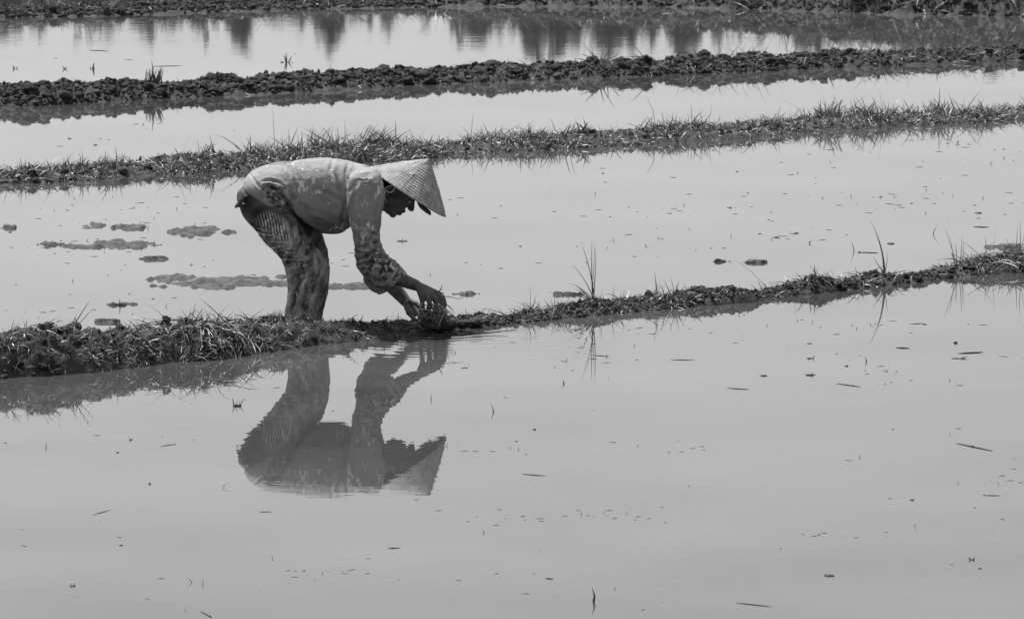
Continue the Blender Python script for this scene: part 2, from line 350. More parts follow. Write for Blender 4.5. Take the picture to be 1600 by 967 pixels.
# ------------------------------------------------------------------ blades
def blades(base, dirv, L, wd, bend, tone, seg=3):
    """curved tapering leaf ribbons; returns verts, faces, tone"""
    n = len(base); dirv = dirv/np.linalg.norm(dirv, axis=1)[:, None]
    down = np.array([0, 0, -1.0]); side = np.cross(dirv, rng.normal(size=(n, 3))); side /= np.linalg.norm(side, axis=1)[:, None]
    V = []; p = base.copy(); d = dirv.copy()
    for s in range(seg + 1):
        f = s/seg; ww = (wd*(1 - f*f)*0.5)[:, None]
        if s < seg: V += [p - side*ww, p + side*ww]
        else: V += [p]
        d = d + down*(bend/seg)[:, None]; d /= np.linalg.norm(d, axis=1)[:, None]
        p = p + d*(L/seg)[:, None]
    nv = 2*seg + 1; V = np.stack(V, 1).reshape(-1, 3); o = (np.arange(n)*nv)
    q = [np.stack([o + 2*s, o + 2*s + 1, o + 2*s + 3, o + 2*s + 2], -1) for s in range(seg - 1)]
    tri = np.stack([o + 2*seg - 2, o + 2*seg - 1, o + 2*seg, o + 2*seg], -1)
    faces = [tuple(r) for r in np.concatenate(q).tolist()] + [tuple(r[:3]) for r in tri.tolist()]
    return V, faces, np.repeat(tone, nv)
def cover(name, b, n, dens, Lr, wr, up, seed, tr=(-1.05, 0.9), tones=(0.05, 0.35), bend=(0.3, 1.6), lab=None, clump=9.0, zmin=0.004):
    ins = np.where((b.px > -260) & (b.px < 1860))[0]; i = ins[rng.integers(0, len(ins), n*4)]; t = rng.uniform(tr[0], tr[1], n*4)
    pt = on_bund(b, i, t); pxx = b.px[i]
    pr = interp(dens, pxx)*np.clip(1.15 + 0.6*fbm(np.c_[pt[:, :2]*clump, 0*t], 2, seed), 0.02, 1)
    ok = (rng.random(n*4) < pr) & (pt[:, 2] > zmin); pt = pt[ok][:n]; pxx = pxx[ok][:n]; m = len(pt)
    # blades lie in clumps that share a lean
    ln = np.stack([vnoise(np.c_[pt[:, :2]*7, 0*pxx[:m]], seed + 1), vnoise(np.c_[pt[:, :2]*7, 0*pxx[:m]], seed + 2)], -1)*1.5
    u = interp(up, pxx) if isinstance(up, list) else up
    dv = np.c_[ln + rng.normal(size=(m, 2))*0.75, np.abs(rng.normal(size=m))*u + 0.15*u + rng.normal(size=m)*0.12]
    lf = interp(Lr, pxx)*rng.lognormal(0, 0.4, m)*np.clip(.85 + .9*vnoise(np.c_[pt[:, :2]*3.3, 0*pxx], seed + 8), .6, 1.4)
    wd = wr*rng.uniform(0.6, 1.4, m)
    tn = tones[0] + (tones[1] - tones[0])*rng.random(m)**1.8
    V, Fc, T = blades(pt - [0, 0, 0.004], dv, lf, wd, rng.uniform(bend[0], bend[1], m), tn)
    return mk(name, V, Fc, M['blade'], attrs={'tone': T}, kind='stuff', label=lab, cat='grass', smooth=False)
cover('grass', B1, 42000, [(0,.9),(600,1),(640,.7),(700,.25),(820,.15),(860,.7),(1050,.7),(1140,.3),(1250,.35),(1320,.2),(1480,.25),(1520,.9),(1600,1)],
      [(0,.052),(1600,.042)], 0.0040, 0.42, 41, lab='matted dry grass blades covering the nearest bund', tones=(0.03, 0.42), tr=(-1.0, 1.0))
cover('grass', B2, 72000, [(0,.7),(200,.8),(260,1),(1600,1)], [(0,.034),(200,.038),(260,.052),(480,.062),(600,.062),(650,.05),(1200,.045),(1280,.058),(1500,.055),(1600,.05)], 0.0054,
      [(0,.8),(450,1.0),(600,1.2),(660,.8),(1230,.8),(1300,1.2),(1600,.9)], 51, lab='thick green grass growing along the middle bund', tones=(0.05, 0.50), bend=(0.5, 2.4), zmin=-0.004, tr=(-1.15, .9))
cover('grass', B3, 10500, [(0,.12),(180,.3),(320,.45),(600,.2),(800,.4),(960,.9),(1200,.8),(1600,1)], [(0,.045),(900,.055),(1000,.07),(1600,.065)], 0.004, 0.6, 61, lab='sparse grass between the clods of the third bund', tones=(0.04, 0.36))
cover('grass', B4, 18000, [(0,.5),(500,.6),(900,.8),(1600,.9)], [(0,.07),(900,.12),(1600,.14)], 0.006, 0.9, 71, lab='rough grass on the far bank at the top of the picture', tones=(0.04, 0.25), bend=(0.2, 1.2))

# clods: lumps of dug earth on the bunds
import bmesh
def lump_mesh(seed, sub=2):
    bm = bmesh.new(); bmesh.ops.create_icosphere(bm, subdivisions=sub, radius=1)
    v = np.array([q.co[:] for q in bm.verts]); r = 1 + 0.34*fbm(v*1.4 + seed*7, 2, seed) + 0.14*fbm(v*4.0, 2, seed + 4)
    v = v*r[:, None]; v[:, 2] *= 0.75
    f = [tuple(x.index for x in q.verts) for q in bm.faces]; bm.free(); return v, f
clod_me = {}
for mn in ('mud', 'dry_mud'):
    clod_me[mn] = []
    for s in range(6):
        v, f = lump_mesh(200 + s, 3); me = mesh_np('clod', v, f, True); me.materials.append(M[mn]); clod_me[mn].append(me)
def clods(b, n, dens, size, tr=(-0.95, 0.35), sink=0.35, dry=0.25):
    cnt = 0
    while cnt < n:
        x = random.uniform(-60, 1660)
        if random.random() > interp(dens, x): continue
        i = np.array([int(np.argmin(np.abs(b.px - x)))]); t = np.array([random.uniform(*tr)])
        p = on_bund(b, i, t)[0]
        if p[2] < 0.0: continue
        s = size*random.lognormvariate(0, 0.6)*.9; s = min(s, 1.5*size)
        o = bpy.data.objects.new('clod', random.choice(clod_me['dry_mud' if random.random() < dry else 'mud'])); C.objects.link(o); o.parent = b.obj
        o.location = (p[0], p[1], p[2] + s*0.25); o.scale = (s*random.uniform(.8, 1.4), s*random.uniform(.7, 1.2), s*random.uniform(.6, 1.0)); o.rotation_euler = (random.uniform(-.4, .4), random.uniform(-.4, .4), random.uniform(0, 6.28))
        cnt += 1
clods(B1, 120, [(0,.7),(120,.7),(200,.2),(600,.12),(640,1),(800,1),(1050,.5),(1100,1),(1180,.6),(1300,1),(1480,.8),(1600,.2)], 0.012)
clods(B2, 60, [(0,.7),(200,.5),(300,.2),(1600,.4)], 0.017, tr=(-0.95, 0.2))
clods(B3, 290, [(0,1),(900,1),(1000,.6),(1600,.35)], 0.027, tr=(-0.9, 0.45))
clods(B4, 150, [(0,.3),(600,.5),(1000,1),(1600,1)], 0.034, tr=(-0.95, 0.0))
def crumbs(b, n, dens, size, seed):
    bm = bmesh.new(); bmesh.ops.create_icosphere(bm, subdivisions=1, radius=1); v0 = np.array([q.co[:] for q in bm.verts]); f0 = np.array([[x.index for x in q.verts] for q in bm.faces]); bm.free()
    g = np.random.default_rng(seed); ins = np.where((b.px > -80) & (b.px < 1680))[0]
    i = ins[g.integers(0, len(ins), n*3)]; t = g.uniform(-1.02, .7, n*3); p = on_bund(b, i, t); ok = (g.random(n*3) < interp(dens, b.px[i])) & (p[:, 2] > 0)
    p = p[ok][:n]; m = len(p); s = np.minimum(size*g.lognormal(0, .5, m), size*2)
    v = v0[None]*(1 + .2*g.normal(size=(m, len(v0), 1)).clip(-1.5, 1.5))*s[:, None, None]*g.uniform(.6, 1.3, (m, 1, 3)) + p[:, None, :] + [0, 0, size*.3]
    f = (f0[None] + (np.arange(m)*len(v0))[:, None, None]).reshape(-1, 3)
    mk('soil_crumbs', v.reshape(-1, 3), f, M['mud'], parent=b.obj, smooth=False, kind='stuff')
crumbs(B1, 3500, [(0,.25),(600,.15),(640,1),(1450,.8),(1520,.2),(1600,.2)], 0.0055, 1)
crumbs(B2, 700, [(0,1),(200,.5),(1600,.3)], 0.008, 2)
crumbs(B3, 6500, [(0,1),(900,1),(1600,.7)], 0.010, 3)
crumbs(B4, 9000, [(0,.5),(600,.7),(1600,1)], 0.013, 4)

# ------------------------------------------------------------------ tall grass tufts (things)
def blade_tube(pts, wd, sides=4, taper=True):
    pts = np.asarray(pts, float); n = len(pts); V = []; Fc = []
    for i in range(n):
        a = pts[min(i+1, n-1)] - pts[max(i-1, 0)]; a /= np.linalg.norm(a) + 1e-9
        s = np.cross(a, [0.13, 1, 0.2]); s /= np.linalg.norm(s); u = np.cross(a, s)
        r = wd*0.5*((1 - i/(n-1))**0.7*0.9 + 0.1 if taper else 1)
        for k in range(sides):
            th = 2*math.pi*k/sides; V.append(pts[i] + s*math.cos(th)*r + u*math.sin(th)*r*0.6)
    for i in range(n-1):
        for k in range(sides):
            Fc.append((i*sides+k, i*sides+(k+1) % sides, (i+1)*sides+(k+1) % sides, (i+1)*sides+k))
    Fc.append(tuple(range(sides))[::-1]); Fc.append(tuple(range((n-1)*sides, n*sides)))
    return V, Fc
def curve3(a, b_, c, n=9):
    t = np.linspace(0, 1, n)[:, None]; a, b_, c = map(np.asarray, (a, b_, c)); return a*(1-t)**2 + b_*2*t*(1-t) + c*t*t
def tuft(Y, bx, by, tips, wd, label, tone=(0.06, 0.2), jitter=3, cat='grass tuft', name='grass_tuft', part='blade'):
    """tips: (x,y[,bow]) in photo pixels at distance Y from the camera"""
    base = atY(bx, by, Y); base[2] -= 0.01
    r = empty(name, tuple(base), label=label, cat=cat)
    for tp in tips:
        x, y = tp[0], tp[1]; bow = tp[2] if len(tp) > 2 else random.uniform(-6, 6)
        bx2 = bx + random.uniform(-jitter, jitter); dy = random.uniform(-0.04, 0.04)
        a = atY(bx2, by + 3, Y + dy*0.3); c = atY(x, y, Y + dy)
        mx_, my_ = (bx2 + x)/2 + bow, (by + y)/2 - abs(bow)*0.6
        m_ = atY(mx_, my_, Y + dy*0.6)
        V, Fc = blade_tube(curve3(a, m_, c), wd*(1.25 if Y < 28 else 1.7 if Y < 34.5 else 2.2)*random.uniform(.7, 1.2))
        tn = random.uniform(*tone)
        mk(part, V, Fc, M['blade'], parent=r, attrs={'tone': np.full(len(V), tn)}, smooth=True)
    return r
def bundY(b, x, back=0.0):
    return float(b.R[int(np.argmin(np.abs(b.px - x))), 1]) + back
def rt(cx, y0, n, spread, hmin, hmax):
    return [(cx + random.uniform(-1, 1)*spread, y0 - random.uniform(hmin, hmax)) for _ in range(n)]
tuft(bundY(B1, 926), 926, 470, [(908,379,6),(925,373,-2),(930,375,0),(931,388,2),(891,411,8),(884,441,10),(855,458,22),(872,462,14),(895,450,6),(900,445,-6),(908,452,2)], .0038, 'tallest grass tuft with thin upright stems on the nearest bund right of the farmer', (0.05, 0.16), 4)
tuft(bundY(B1, 850), 848, 488, [(883,470,0),(872,474,3)], .003, 'two low stems leaning right beside the tallest tuft', (0.1, .25), 1)
tuft(bundY(B1, 1027), 1027, 462, [(1022,423,1),(1024,436,-1)], .0028, 'single thin upright stem left of a pair on the nearest bund', (0.05, .12), 1)
tuft(bundY(B1, 1052), 1052, 458, [(1047,432,0),(1039,438,-3),(1061,437,2),(1058,442,1),(1044,446,-2)], .0026, 'wispy stems on the nearest bund in the right half', (0.05, .12), 5)
tuft(bundY(B1, 1382), 1382, 425, [(1360,345,9),(1363,350,9),(1366,362,8),(1365,402,-5),(1387,395,2),(1373,415,-1)], .0036, 'tall stalk bending left on the right part of the nearest bund', (0.05, .14), 2)
tuft(bundY(B1, 1499), 1499, 430, [(1476,354,-1),(1503,368,4),(1492,378,1),(1484,366,0),(1506,375,3),(1507,392,3),(1495,384,-2)], .0034, 'sprawling twiggy tuft near the right edge on the nearest bund', (0.1, .28), 5)
tuft(bundY(B1, 1590), 1592, 402, [(1594,342,0),(1590,352,1),(1571,372,-2),(1545,380,-3),(1601,360,2)], .003, 'thin upright stems at the right edge of the picture', (0.08, .2), 6)
tuft(bundY(B1, 107, .1), 107, 518, [(141,469,-1),(147,480,8)], .004, 'two long stems leaning right over the left part of the nearest bund', (0.06, .12), 2)
tuft(bundY(B1, 325), 325, 503, [(329,489,0),(318,492,0),(334,492,1),(312,495,0),(340,497,1),(322,487,0)], .0034, 'short spiky tuft at the hump left of the farmer', (0.08, .3), 9)
tuft(bundY(B1, 430), 432, 498, [(430,482,0),(440,486,0),(424,487,0),(446,490,0),(418,491,0),(436,484,1)], .003, 'short tuft just left of the farmer shins', (0.08, .3), 9)
tuft(bundY(B3, 237), 238, 155, [(237,94,0),(231,112,-3),(247,110,3),(256,108,6),(234,118,-2),(228,126,-5),(243,116,2),(250,117,4),(240,112,0),(226,135,-4),(253,126,5),(258,133,6),(236,124,0),(246,128,1),(239,106,1),(233,108,0),(237,115,1),(241,120,-1),(245,118,2),(232,122,-2),(249,121,3),(235,130,0),(251,130,4),(229,131,-4)] + [(random.uniform(226, 258), random.uniform(103, 120)) for _ in range(18)], .0062, 'dark upright clump of grass standing on the clod bund at left', (0.03, .1), 9)
tuft(bundY(B3, 940), 937, 99, [(897,93,-14),(914,72,-6),(976,89,14),(962,62,0),(925,80,-3),(950,78,3),(968,80,5),(930,85,-2),(905,84,-8),(944,70,0)], .0052, 'pale arching straws on the clod bund above the hat', (0.2, .5), 12)
tuft(bundY(B3, 1290), 1292, 88, [(1304,65,0),(1298,76,0),(1280,78,-2)], .005, 'pale leaning straw on the clod bund at upper right', (0.2, .45), 5)
tuft(bundY(B3, 1340), 1332, 95, [(1366,69,0),(1372,74,2),(1360,78,0),(1380,77,3)], .005, 'fan of pale straws leaning right on the clod bund', (0.2, .45), 6)
tuft(bundY(B2, 1471), 1472, 188, [(1468,137,0)] + rt(1472, 188, 40, 22, 14, 36), .0034, 'bushy fine tuft rising from the middle bund near the right edge', (0.08, .25), 14)
tuft(bundY(B2, 1290), 1290, 186, [(1305,148,0),(1318,155,2)] + rt(1292, 186, 26, 26, 12, 34), .0036, 'straggly tall tuft on the middle bund at right', (0.06, .25), 18)
tuft(bundY(B2, 1350), 1352, 182, [(1368,158,-3),(1371,160,-5)] + rt(1352, 182, 14, 18, 8, 20), .004, 'dark curled tuft beside the straggly one on the middle bund', (0.04, .15), 12)
tuft(bundY(B2, 912), 912, 205, [(911,182,0),(918,190,0),(905,192,0)] + rt(912, 205, 10, 14, 6, 18), .0038, 'small tuft on the middle bund above the tallest stems', (0.05, .2), 8)
tuft(bundY(B2, 510), 508, 232, rt(510, 232, 34, 40, 14, 36), .0032, 'fine tall grass on the middle bund directly above the farmer back', (0.06, .22), 30)
tuft(bundY(B2, 590), 588, 226, [(576,194,0)] + rt(590, 226, 34, 36, 12, 34), .0032, 'fine tall grass on the middle bund above the farmer shoulder', (0.06, .22), 28)
tuft(bundY(B2, 30), 38, 268, [(32,246,-2),(27,252,-3),(40,248,1),(45,256,3)], .0036, 'small wiry tuft on the middle bund at the left edge', (0.05, .12), 4)
tuft(bundY(B2, 120), 128, 255, [(122,239,4),(127,236,3),(100,262,-8)], .0034, 'curled dry stem on the left part of the middle bund', (0.06, .14), 3)
tuft(bundY(B2, 165), 167, 254, [(165,235,0),(171,240,1),(160,243,0),(175,246,2)], .0036, 'little upright sprig on the left part of the middle bund', (0.06, .14), 4)
tuft(bundY(B2, 218), 218, 258, [(219,243,0),(221,244,0)], .008, 'short dark stub standing on the middle bund', (0.04, .07), 1)
tuft(bundY(B2, 320), 328, 236, [(327,211,0),(333,222,0),(320,224,-1)] + rt(326, 236, 8, 14, 6, 16), .0036, 'upright tuft on the middle bund left of the farmer', (0.06, .2), 9)
tuft(bundY(B2, 400), 396, 238, [(391,210,0),(400,221,2),(385,214,-3)] + rt(400, 238, 8, 14, 6, 16), .0034, 'thin stems on the middle bund just left of the farmer back', (0.06, .2), 9)
tuft(bundY(B3, 1460), 1462, 90, [(1466,60,0),(1471,64,2),(1458,70,0)] + rt(1462, 90, 10, 16, 4, 18), .0046, 'grass tuft on the clod bund at upper right', (0.08, .3), 12)
tuft(ground(449, 98)[1], 449, 99, [(444,86,0),(456,88,0),(437,96,-1),(447,82,0),(458,98,0)], .006, 'star shaped sprig standing in the far water', (0.03, .07), 1, name='water_weed', cat='water weed')
tuft(ground(24, 108)[1], 24, 108, [(20,103,0),(28,104,0),(15,108,0),(33,109,0)], .006, 'little sprig in the far water at the left edge', (0.03, .07), 1, name='water_weed', cat='water weed')
tuft(ground(100, 108)[1], 101, 108, [(97,103,0),(105,105,0),(99,110,1)], .006, 'small sprig in the far water above the clod bund', (0.03, .07), 1, name='water_weed', cat='water weed')
tuft(ground(144, 108)[1], 144, 108, [(147,98,0),(140,104,0),(148,106,0)], .007, 'leaning sprig in the far water left of the dark clump', (0.03, .07), 1, name='water_weed', cat='water weed')

# ------------------------------------------------------------------ floating bits
def lathe_stick(p0, p1, wd, knob=None):
    p0 = np.asarray(p0); p1 = np.asarray(p1); m = (p0 + p1)/2 + [0, random.uniform(-1, 1)*wd*2, 0]
    pts = curve3(p0, m, p1, 7); V, Fc = blade_tube(pts, wd, 5, taper=False); V = np.array(V)
    n = len(pts)
    for i in range(n):
        f = math.sin(math.pi*(i + 0.6)/(n + 0.2)); c = pts[i]; V[i*5:(i+1)*5] = c + (V[i*5:(i+1)*5] - c)*f
    if knob is not None:
        v, f = lump_mesh(300 + int(p0[0]*100) % 50, 1); v = v*wd*1.2 + (p0 + (p1 - p0)*knob); k = len(V)
        V = np.vstack([V, v]); Fc = Fc + [tuple(a + k for a in q) for q in f]
    return V, Fc
def float_obj(name, V, Fc, label, cat, group=None, mt='dark_bit'):
    V = np.asarray(V); o = V.mean(0).copy(); o[2] = 0
    return mk(name, V, Fc, M[mt], origin=o, label=label, cat=cat, group=group)
def stick(x0, y0, x1, y1, wpx, label, knob=None, group=None):
    p0 = ground(x0, y0, .001); p1 = ground(x1, y1, .001); sc = p0[1]/F
    V, Fc = lathe_stick(p0, p1, wpx*sc*.72, knob); float_obj('floating_stick', V, Fc, label, 'stick', group)
def stem(pts, wpx, label, group=None):
    """bent stem poking out of the water; first point is on the water"""
    Y = float(ground(*pts[0])[1]); P = [atY(x, y, Y + 0.01*i) for i, (x, y) in enumerate(pts)]; P[0][2] -= .01
    V, Fc = blade_tube(P, wpx*Y/F, 5); float_obj('bent_stem', V, Fc, label, 'stem', group)
def leaf(x, y, wpx, hpx, label, group=None, seed=0, hz=None):
    p = ground(x, y); sc = p[1]/F; v, f = lump_mesh(400 + seed, 2)
    a = wpx*sc/2; hh = hpx*sc*0.5
    v = v*[a, a*0.8, max(hh, .0015)]; an = random.uniform(-.4, .4)
    v = np.c_[v[:, 0]*math.cos(an) - v[:, 1]*math.sin(an), v[:, 0]*math.sin(an) + v[:, 1]*math.cos(an), v[:, 2]] + p
    float_obj('floating_leaf', v, f, label, 'leaf', group)
def weed(x, y, wpx, hpx, n, label, group=None):
    p = ground(x, y); sc = p[1]/F
    r = empty('weed_clump', tuple(p), label=label, cat='weed clump', group=group)
    v, f = lump_mesh(500 + int(x) % 30, 2); mk('root_ball', v*[wpx*sc*.34, wpx*sc*.3, hpx*sc*.3] + p, f, M['dark_bit'], parent=r)
    for k in range(n):
        a = random.uniform(0, 6.28); q = p + [math.cos(a)*wpx*sc*.2, math.sin(a)*wpx*sc*.2, 0]
        rl = random.uniform(.25, .6); e = p + [math.cos(a)*wpx*sc*rl, math.sin(a)*wpx*sc*rl, random.uniform(.0, .9)*hpx*sc]
        V, Fc = blade_tube(curve3(q, (q + e)/2 + [0, 0, hpx*sc*random.uniform(0, .5)], e, 5), random.uniform(.8, 1.8)*sc, 4); mk('stem', V, Fc, M['dark_bit'], parent=r)
stick(1494, 692, 1551, 704, 3.2, 'dark thin twig floating in the near water near the right edge', .45)
stick(1306, 599, 1345, 604, 2.2, 'slim twig floating right of centre in the near water', .7)
stick(1136, 606, 1170, 608, 2.2, 'short straight straw floating below the nearest bund in the right half')
stick(815, 740, 852, 743, 2.0, 'pale thin straw floating in the middle of the near water')
stick(1150, 941, 1205, 947, 2.4, 'long straw floating at the bottom of the picture right of centre')
stick(1537, 773, 1564, 774, 1.6, 'straw with a round knob floating by the right edge', .02)
stick(1497, 552, 1536, 550, 3.6, 'thick wedge of reed floating at the right below the bund')
stick(1400, 543, 1421, 544, 4.0, 'short flat reed scrap floating at right below the bund')
stick(1047, 562, 1086, 562, 1.5, 'thin straw floating close under the nearest bund', .4)
stick(1420, 506, 1445, 505, 1.3, 'faint straw floating just below the nearest bund at right')
stick(144, 804, 173, 796, 1.5, 'thin straw lying aslant in the near water at lower left')
stick(312, 954, 332, 964, 2.2, 'dark twig with a lump at the bottom edge left of centre', .8)
stick(140, 79, 170, 80, 2.0, 'short straw floating in the far water at upper left')
stick(238, 104, 285, 103, 1.4, 'long straw floating in the far water right of the dark clump')
stick(1340, 394, 1372, 395, 2.6, 'flat stem with a leaf floating in the middle water at right', .1)
stick(1521, 354, 1545, 355, 3, 'reed scrap floating in the middle water near the right edge')
stick(250, 697, 276, 693, 1.3, 'faint bent straw in the near water at left', .9)
stick(404, 799, 426, 799, 1.4, 'thin straw below the reflected figure', .3)
stick(720, 575, 733, 574, 1.4, 'tiny straw below the ripples')
stick(605, 856, 626, 855, 2.0, 'short straw floating low in the near water left of centre', .4)
stick(852, 903, 865, 904, 3, 'stubby scrap floating near the bottom of the picture')
stick(925, 555, 950, 556, 1.5, 'short straw below the rippled water')
stem([(927, 940), (929, 930), (925, 916)], 5, 'dark upright spike poking out of the water at the bottom edge')
stem([(771, 644), (771, 641), (767, 629)], 3, 'bent dark stem poking from the near water right of the reflected hands')
stem([(1352, 566), (1354, 563), (1351, 556)], 3, 'small curved stem poking from the water at right')
stem([(757, 833), (756, 831), (753, 826)], 2.6, 'tiny black hooked stem in the near water below centre')
stem([(672, 625), (674, 622), (673, 614)], 2.0, 'hair thin stem right of the reflected hands')
stem([(1343, 716), (1343, 714), (1345, 710)], 2.2, 'tiny curved stem low in the near water at right')
stem([(1335, 393), (1334, 389), (1330, 374)], 2, 'thin stem standing in the middle water at right')
stem([(1057+400, 366), (1460, 360), (1468, 347)], 1.6, 'faint slanting stem in the middle water near the right edge')
stem([(356, 762), (348, 759), (362, 752)], 1.6, 'folded straw triangle beside the reflected hip')
stem([(304, 910), (297, 905), (290, 899)], 1.5, 'folded straw at lower left beside a lone stem')
stem([(317, 914), (317, 908), (317, 903)], 1.5, 'lone thin stem standing at lower left')
stem([(425, 874), (426, 872), (424, 867)], 2.2, 'small thorn like stem at the bottom left of the reflection')
stem([(72, 700), (72, 696), (72, 690)], 2, 'lone tiny stem in the near water at far left')
stem([(880, 600), (881, 597), (879, 592)], 3.5, 'small split leaf tip poking from water under the tallest tuft')
stem([(187, 471), (188, 480)][::-1] + [(187, 466)], 2, 'little stem behind the nearest bund at left')
stem([(1268, 381), (1264, 378), (1270, 376)], 2.6, 'small arrow shaped stem in the middle water at right')
leaf(1296, 899, 15, 8, 'dark folded leaf floating near the bottom right', seed=1)
leaf(1532, 888, 8, 5, 'round dark seed floating at the bottom right', seed=2)
leaf(1193, 587, 14, 5, 'flat dark leaf floating in the near water right of centre', seed=3)
leaf(1323, 572, 7, 6, 'small round leaf beside the curved stem at right', seed=4)
leaf(1425, 781, 7, 5, 'small pointed leaf low in the near water at right', seed=5)
leaf(835, 671, 6, 4, 'small dark seed floating in the middle of the near water', seed=6)
leaf(234, 756, 4, 6, 'small dark pod floating at lower left', seed=7)
leaf(184, 707, 5, 4, 'round speck floating in the near water at left', seed=8)
leaf(1265, 537, 8, 4, 'small leaf floating just below the nearest bund at right', seed=9)
leaf(1445, 697-190, 6, 3, 'tiny leaf below the sprawling tuft', seed=10)
leaf(1493, 536, 7, 7, 'pointed leaf tip upright in the near water at right', seed=11)
leaf(12, 355, 12, 8, 'dark lump of weed in the middle water at the left edge', seed=12)
leaf(1392, 381, 12, 5, 'dark spindle shaped leaf in the middle water at right', seed=13)
leaf(149, 227, 6, 4, 'dark speck of weed in the water above the middle bund', seed=14)
leaf(1528, 333, 11, 4, 'small dark leaf in the middle water near the right edge', seed=15)
weed(370, 634, 26, 14, 6, 'tangled dark weed clump floating below the bund left of the reflected legs')
weed(1265, 586, 18, 9, 3, 'small twiggy weed clump floating right of centre')
weed(114, 915, 12, 9, 4, 'small twiggy weed clump at the bottom left')
weed(1266, 560, 20, 5, 3, 'low weed clump floating just below the bund at right')
weed(1497, 560, 30, 5, 3, 'flat weed clump floating beside the thick reed wedge')
weed(628, 377, 24, 7, 3, 'weed clump in the middle water below the chin')
weed(1518, 874, 14, 6, 3, 'ragged weed clump at the lower right')
weed(205, 687, 10, 6, 2, 'tiny weed clump in the near water at left')
weed(1140, 325, 12, 4, 1, 'small dark scrap in the middle water right of centre')
weed(108, 917-700, 10, 4, 1, 'small weed scrap between the clod bund and the middle bund')
# countless specks
def specks():
    V = []; Fc = []
    zones = [(0,1600,600,960,170),(700,1600,500,600,90),(700,1600,270,440,150),(0,380,300,500,120),(0,1600,90,120,30),(500,700,370,500,30),(380,700,580,620,10),(900,1600,205,280,50),(1100,1600,300,430,80),(0,1600,190,250,40)]
    for x0, x1, y0, y1, n in zones:
        cen = [(random.uniform(x0, x1), random.uniform(y0, y1)) for _ in range(9)]
        for _ in range(n):
            x = random.uniform(x0, x1); y = random.uniform(y0, y1)
            if random.random() < .5: q0 = random.choice(cen); x = q0[0] + random.gauss(0, 45); y = q0[1] + random.gauss(0, 5)
            p = ground(x, y)
            # keep off the bunds
            ok = all(abs(y - (np.interp(x, [q[0] for q in t], [q[1] for q in t]) - o)) > m for t, o, m in ((n1, 30, 52), (n2, 16, 34), (n3, 20, 34)))
            if not ok: continue
            sc = p[1]/F; w_ = random.lognormvariate(0, .5)*1.05*sc
            if random.random() < .35:      # thread of scum, lying across
                L = random.uniform(4, 16)*sc; a = random.uniform(-.5, .5); e = p + [L*math.cos(a), L*math.sin(a)*2, .001]
                v, f = lathe_stick(p, e, .8*sc)
            elif random.random() < .25:
                e = p + [random.uniform(-3, 3)*sc, 0, random.uniform(2, 6)*sc]; v, f = blade_tube([p, (p+e)/2 + [sc, 0, 0], e], 1.4*sc, 3)
            else:
                v, f = lump_mesh(600, 1); v = v*[w_, w_*1.3, w_*.5] + p
            k = len(V); V += [tuple(q) for q in v]; Fc += [tuple(a + k for a in q) for q in f]
    mk('floating_debris', V, Fc, M['dark_bit'], kind='stuff', label='countless tiny specks and plant threads floating on the paddy water', cat='debris')
specks()

# ------------------------------------------------------------------ trees beyond the far bank (seen mirrored in the far paddy)
def tree(x_px, top_px, half_w, seed, D):
    r = random.Random(seed); g = np.random.default_rng(seed)
    hgt = (top_px - HOR)/F*D - CAMZ; X = (x_px - W/2)/F*D; base = (X, D, 0.1)
    e = empty('bushy_tree', base, label='bushy tree beyond the far bank, mirrored in the far water', cat='tree', group='trees mirrored in the far water')
    hw = half_w/F*D; b0 = np.array(base) - [0, 0, .2]
    V = []; Fc = []; ends = []
    def limb(a, b_, r0, r1):
        pts = curve3(a, (a + b_)/2 + g.normal(size=3)*.1, b_, 6); v, f = blade_tube(pts, r0*2, 6); k = len(V)
        V.extend(v); Fc.extend([tuple(q + k for q in z) for z in f])
    top = b0 + [0, 0, hgt*.62]; limb(b0, top, .12, .05)
    for k in range(9):
        s = b0 + [0, 0, hgt*r.uniform(.25, .6)]; a = r.uniform(0, 6.28); en = s + [math.cos(a)*hw*.8, math.sin(a)*hw*.8, hgt*r.uniform(.12, .33)]; limb(s, en, .05, .02); ends.append(en)
    mk('trunk', V, Fc, M['bark'], parent=e)
    n = 2600; cl = [np.array(q) for q in ends] + [b0 + [r.uniform(-1, 1)*hw, r.uniform(-1, 1)*hw*.8, hgt*r.uniform(.3, .93)] for _ in range(22)]
    cen = np.array(cl)[g.integers(0, len(cl), n)]; p = cen + g.normal(size=(n, 3))*[hw*.2, hw*.2, hgt*.06]
    p[:, 2] = np.minimum(p[:, 2], b0[2] + .2 + hgt*(1 - .25*np.clip(np.abs(p[:, 0] - X)/hw, 0, 1.2)**2)); s = .11*g.uniform(.6, 1.3, n)
    a1 = g.normal(size=(n, 3)); a1 /= np.linalg.norm(a1, axis=1)[:, None]; a2 = np.cross(a1, g.normal(size=(n, 3))); a2 /= np.linalg.norm(a2, axis=1)[:, None]
    q = np.stack([p - a1*s[:, None], p + a2*s[:, None]*.5, p + a1*s[:, None], p - a2*s[:, None]*.5], 1).reshape(-1, 3)
    mk('crown', q, np.arange(n*4).reshape(-1, 4), M['leaf'], parent=e, smooth=False)
TD = 92.0
for k, (x, tp, hw) in enumerate([(-140,60,60),(10,54,45),(62,42,30),(145,60,48),(195,40,25),(245,56,48),(320,46,40),(388,76,36),(450,56,36),(512,80,26),(565,40,30),(615,48,25),(655,50,22),(735,66,44),(790,50,30),(850,93,48),(930,96,52),(1000,84,34),(1070,86,30),(1138,84,28),(1200,70,34),(1270,80,48),(1350,92,50),(1450,100,60),(1560,104,62),(1700,90,70)]):
    tree(x, tp, hw, 900 + k, TD + random.uniform(-4, 4))

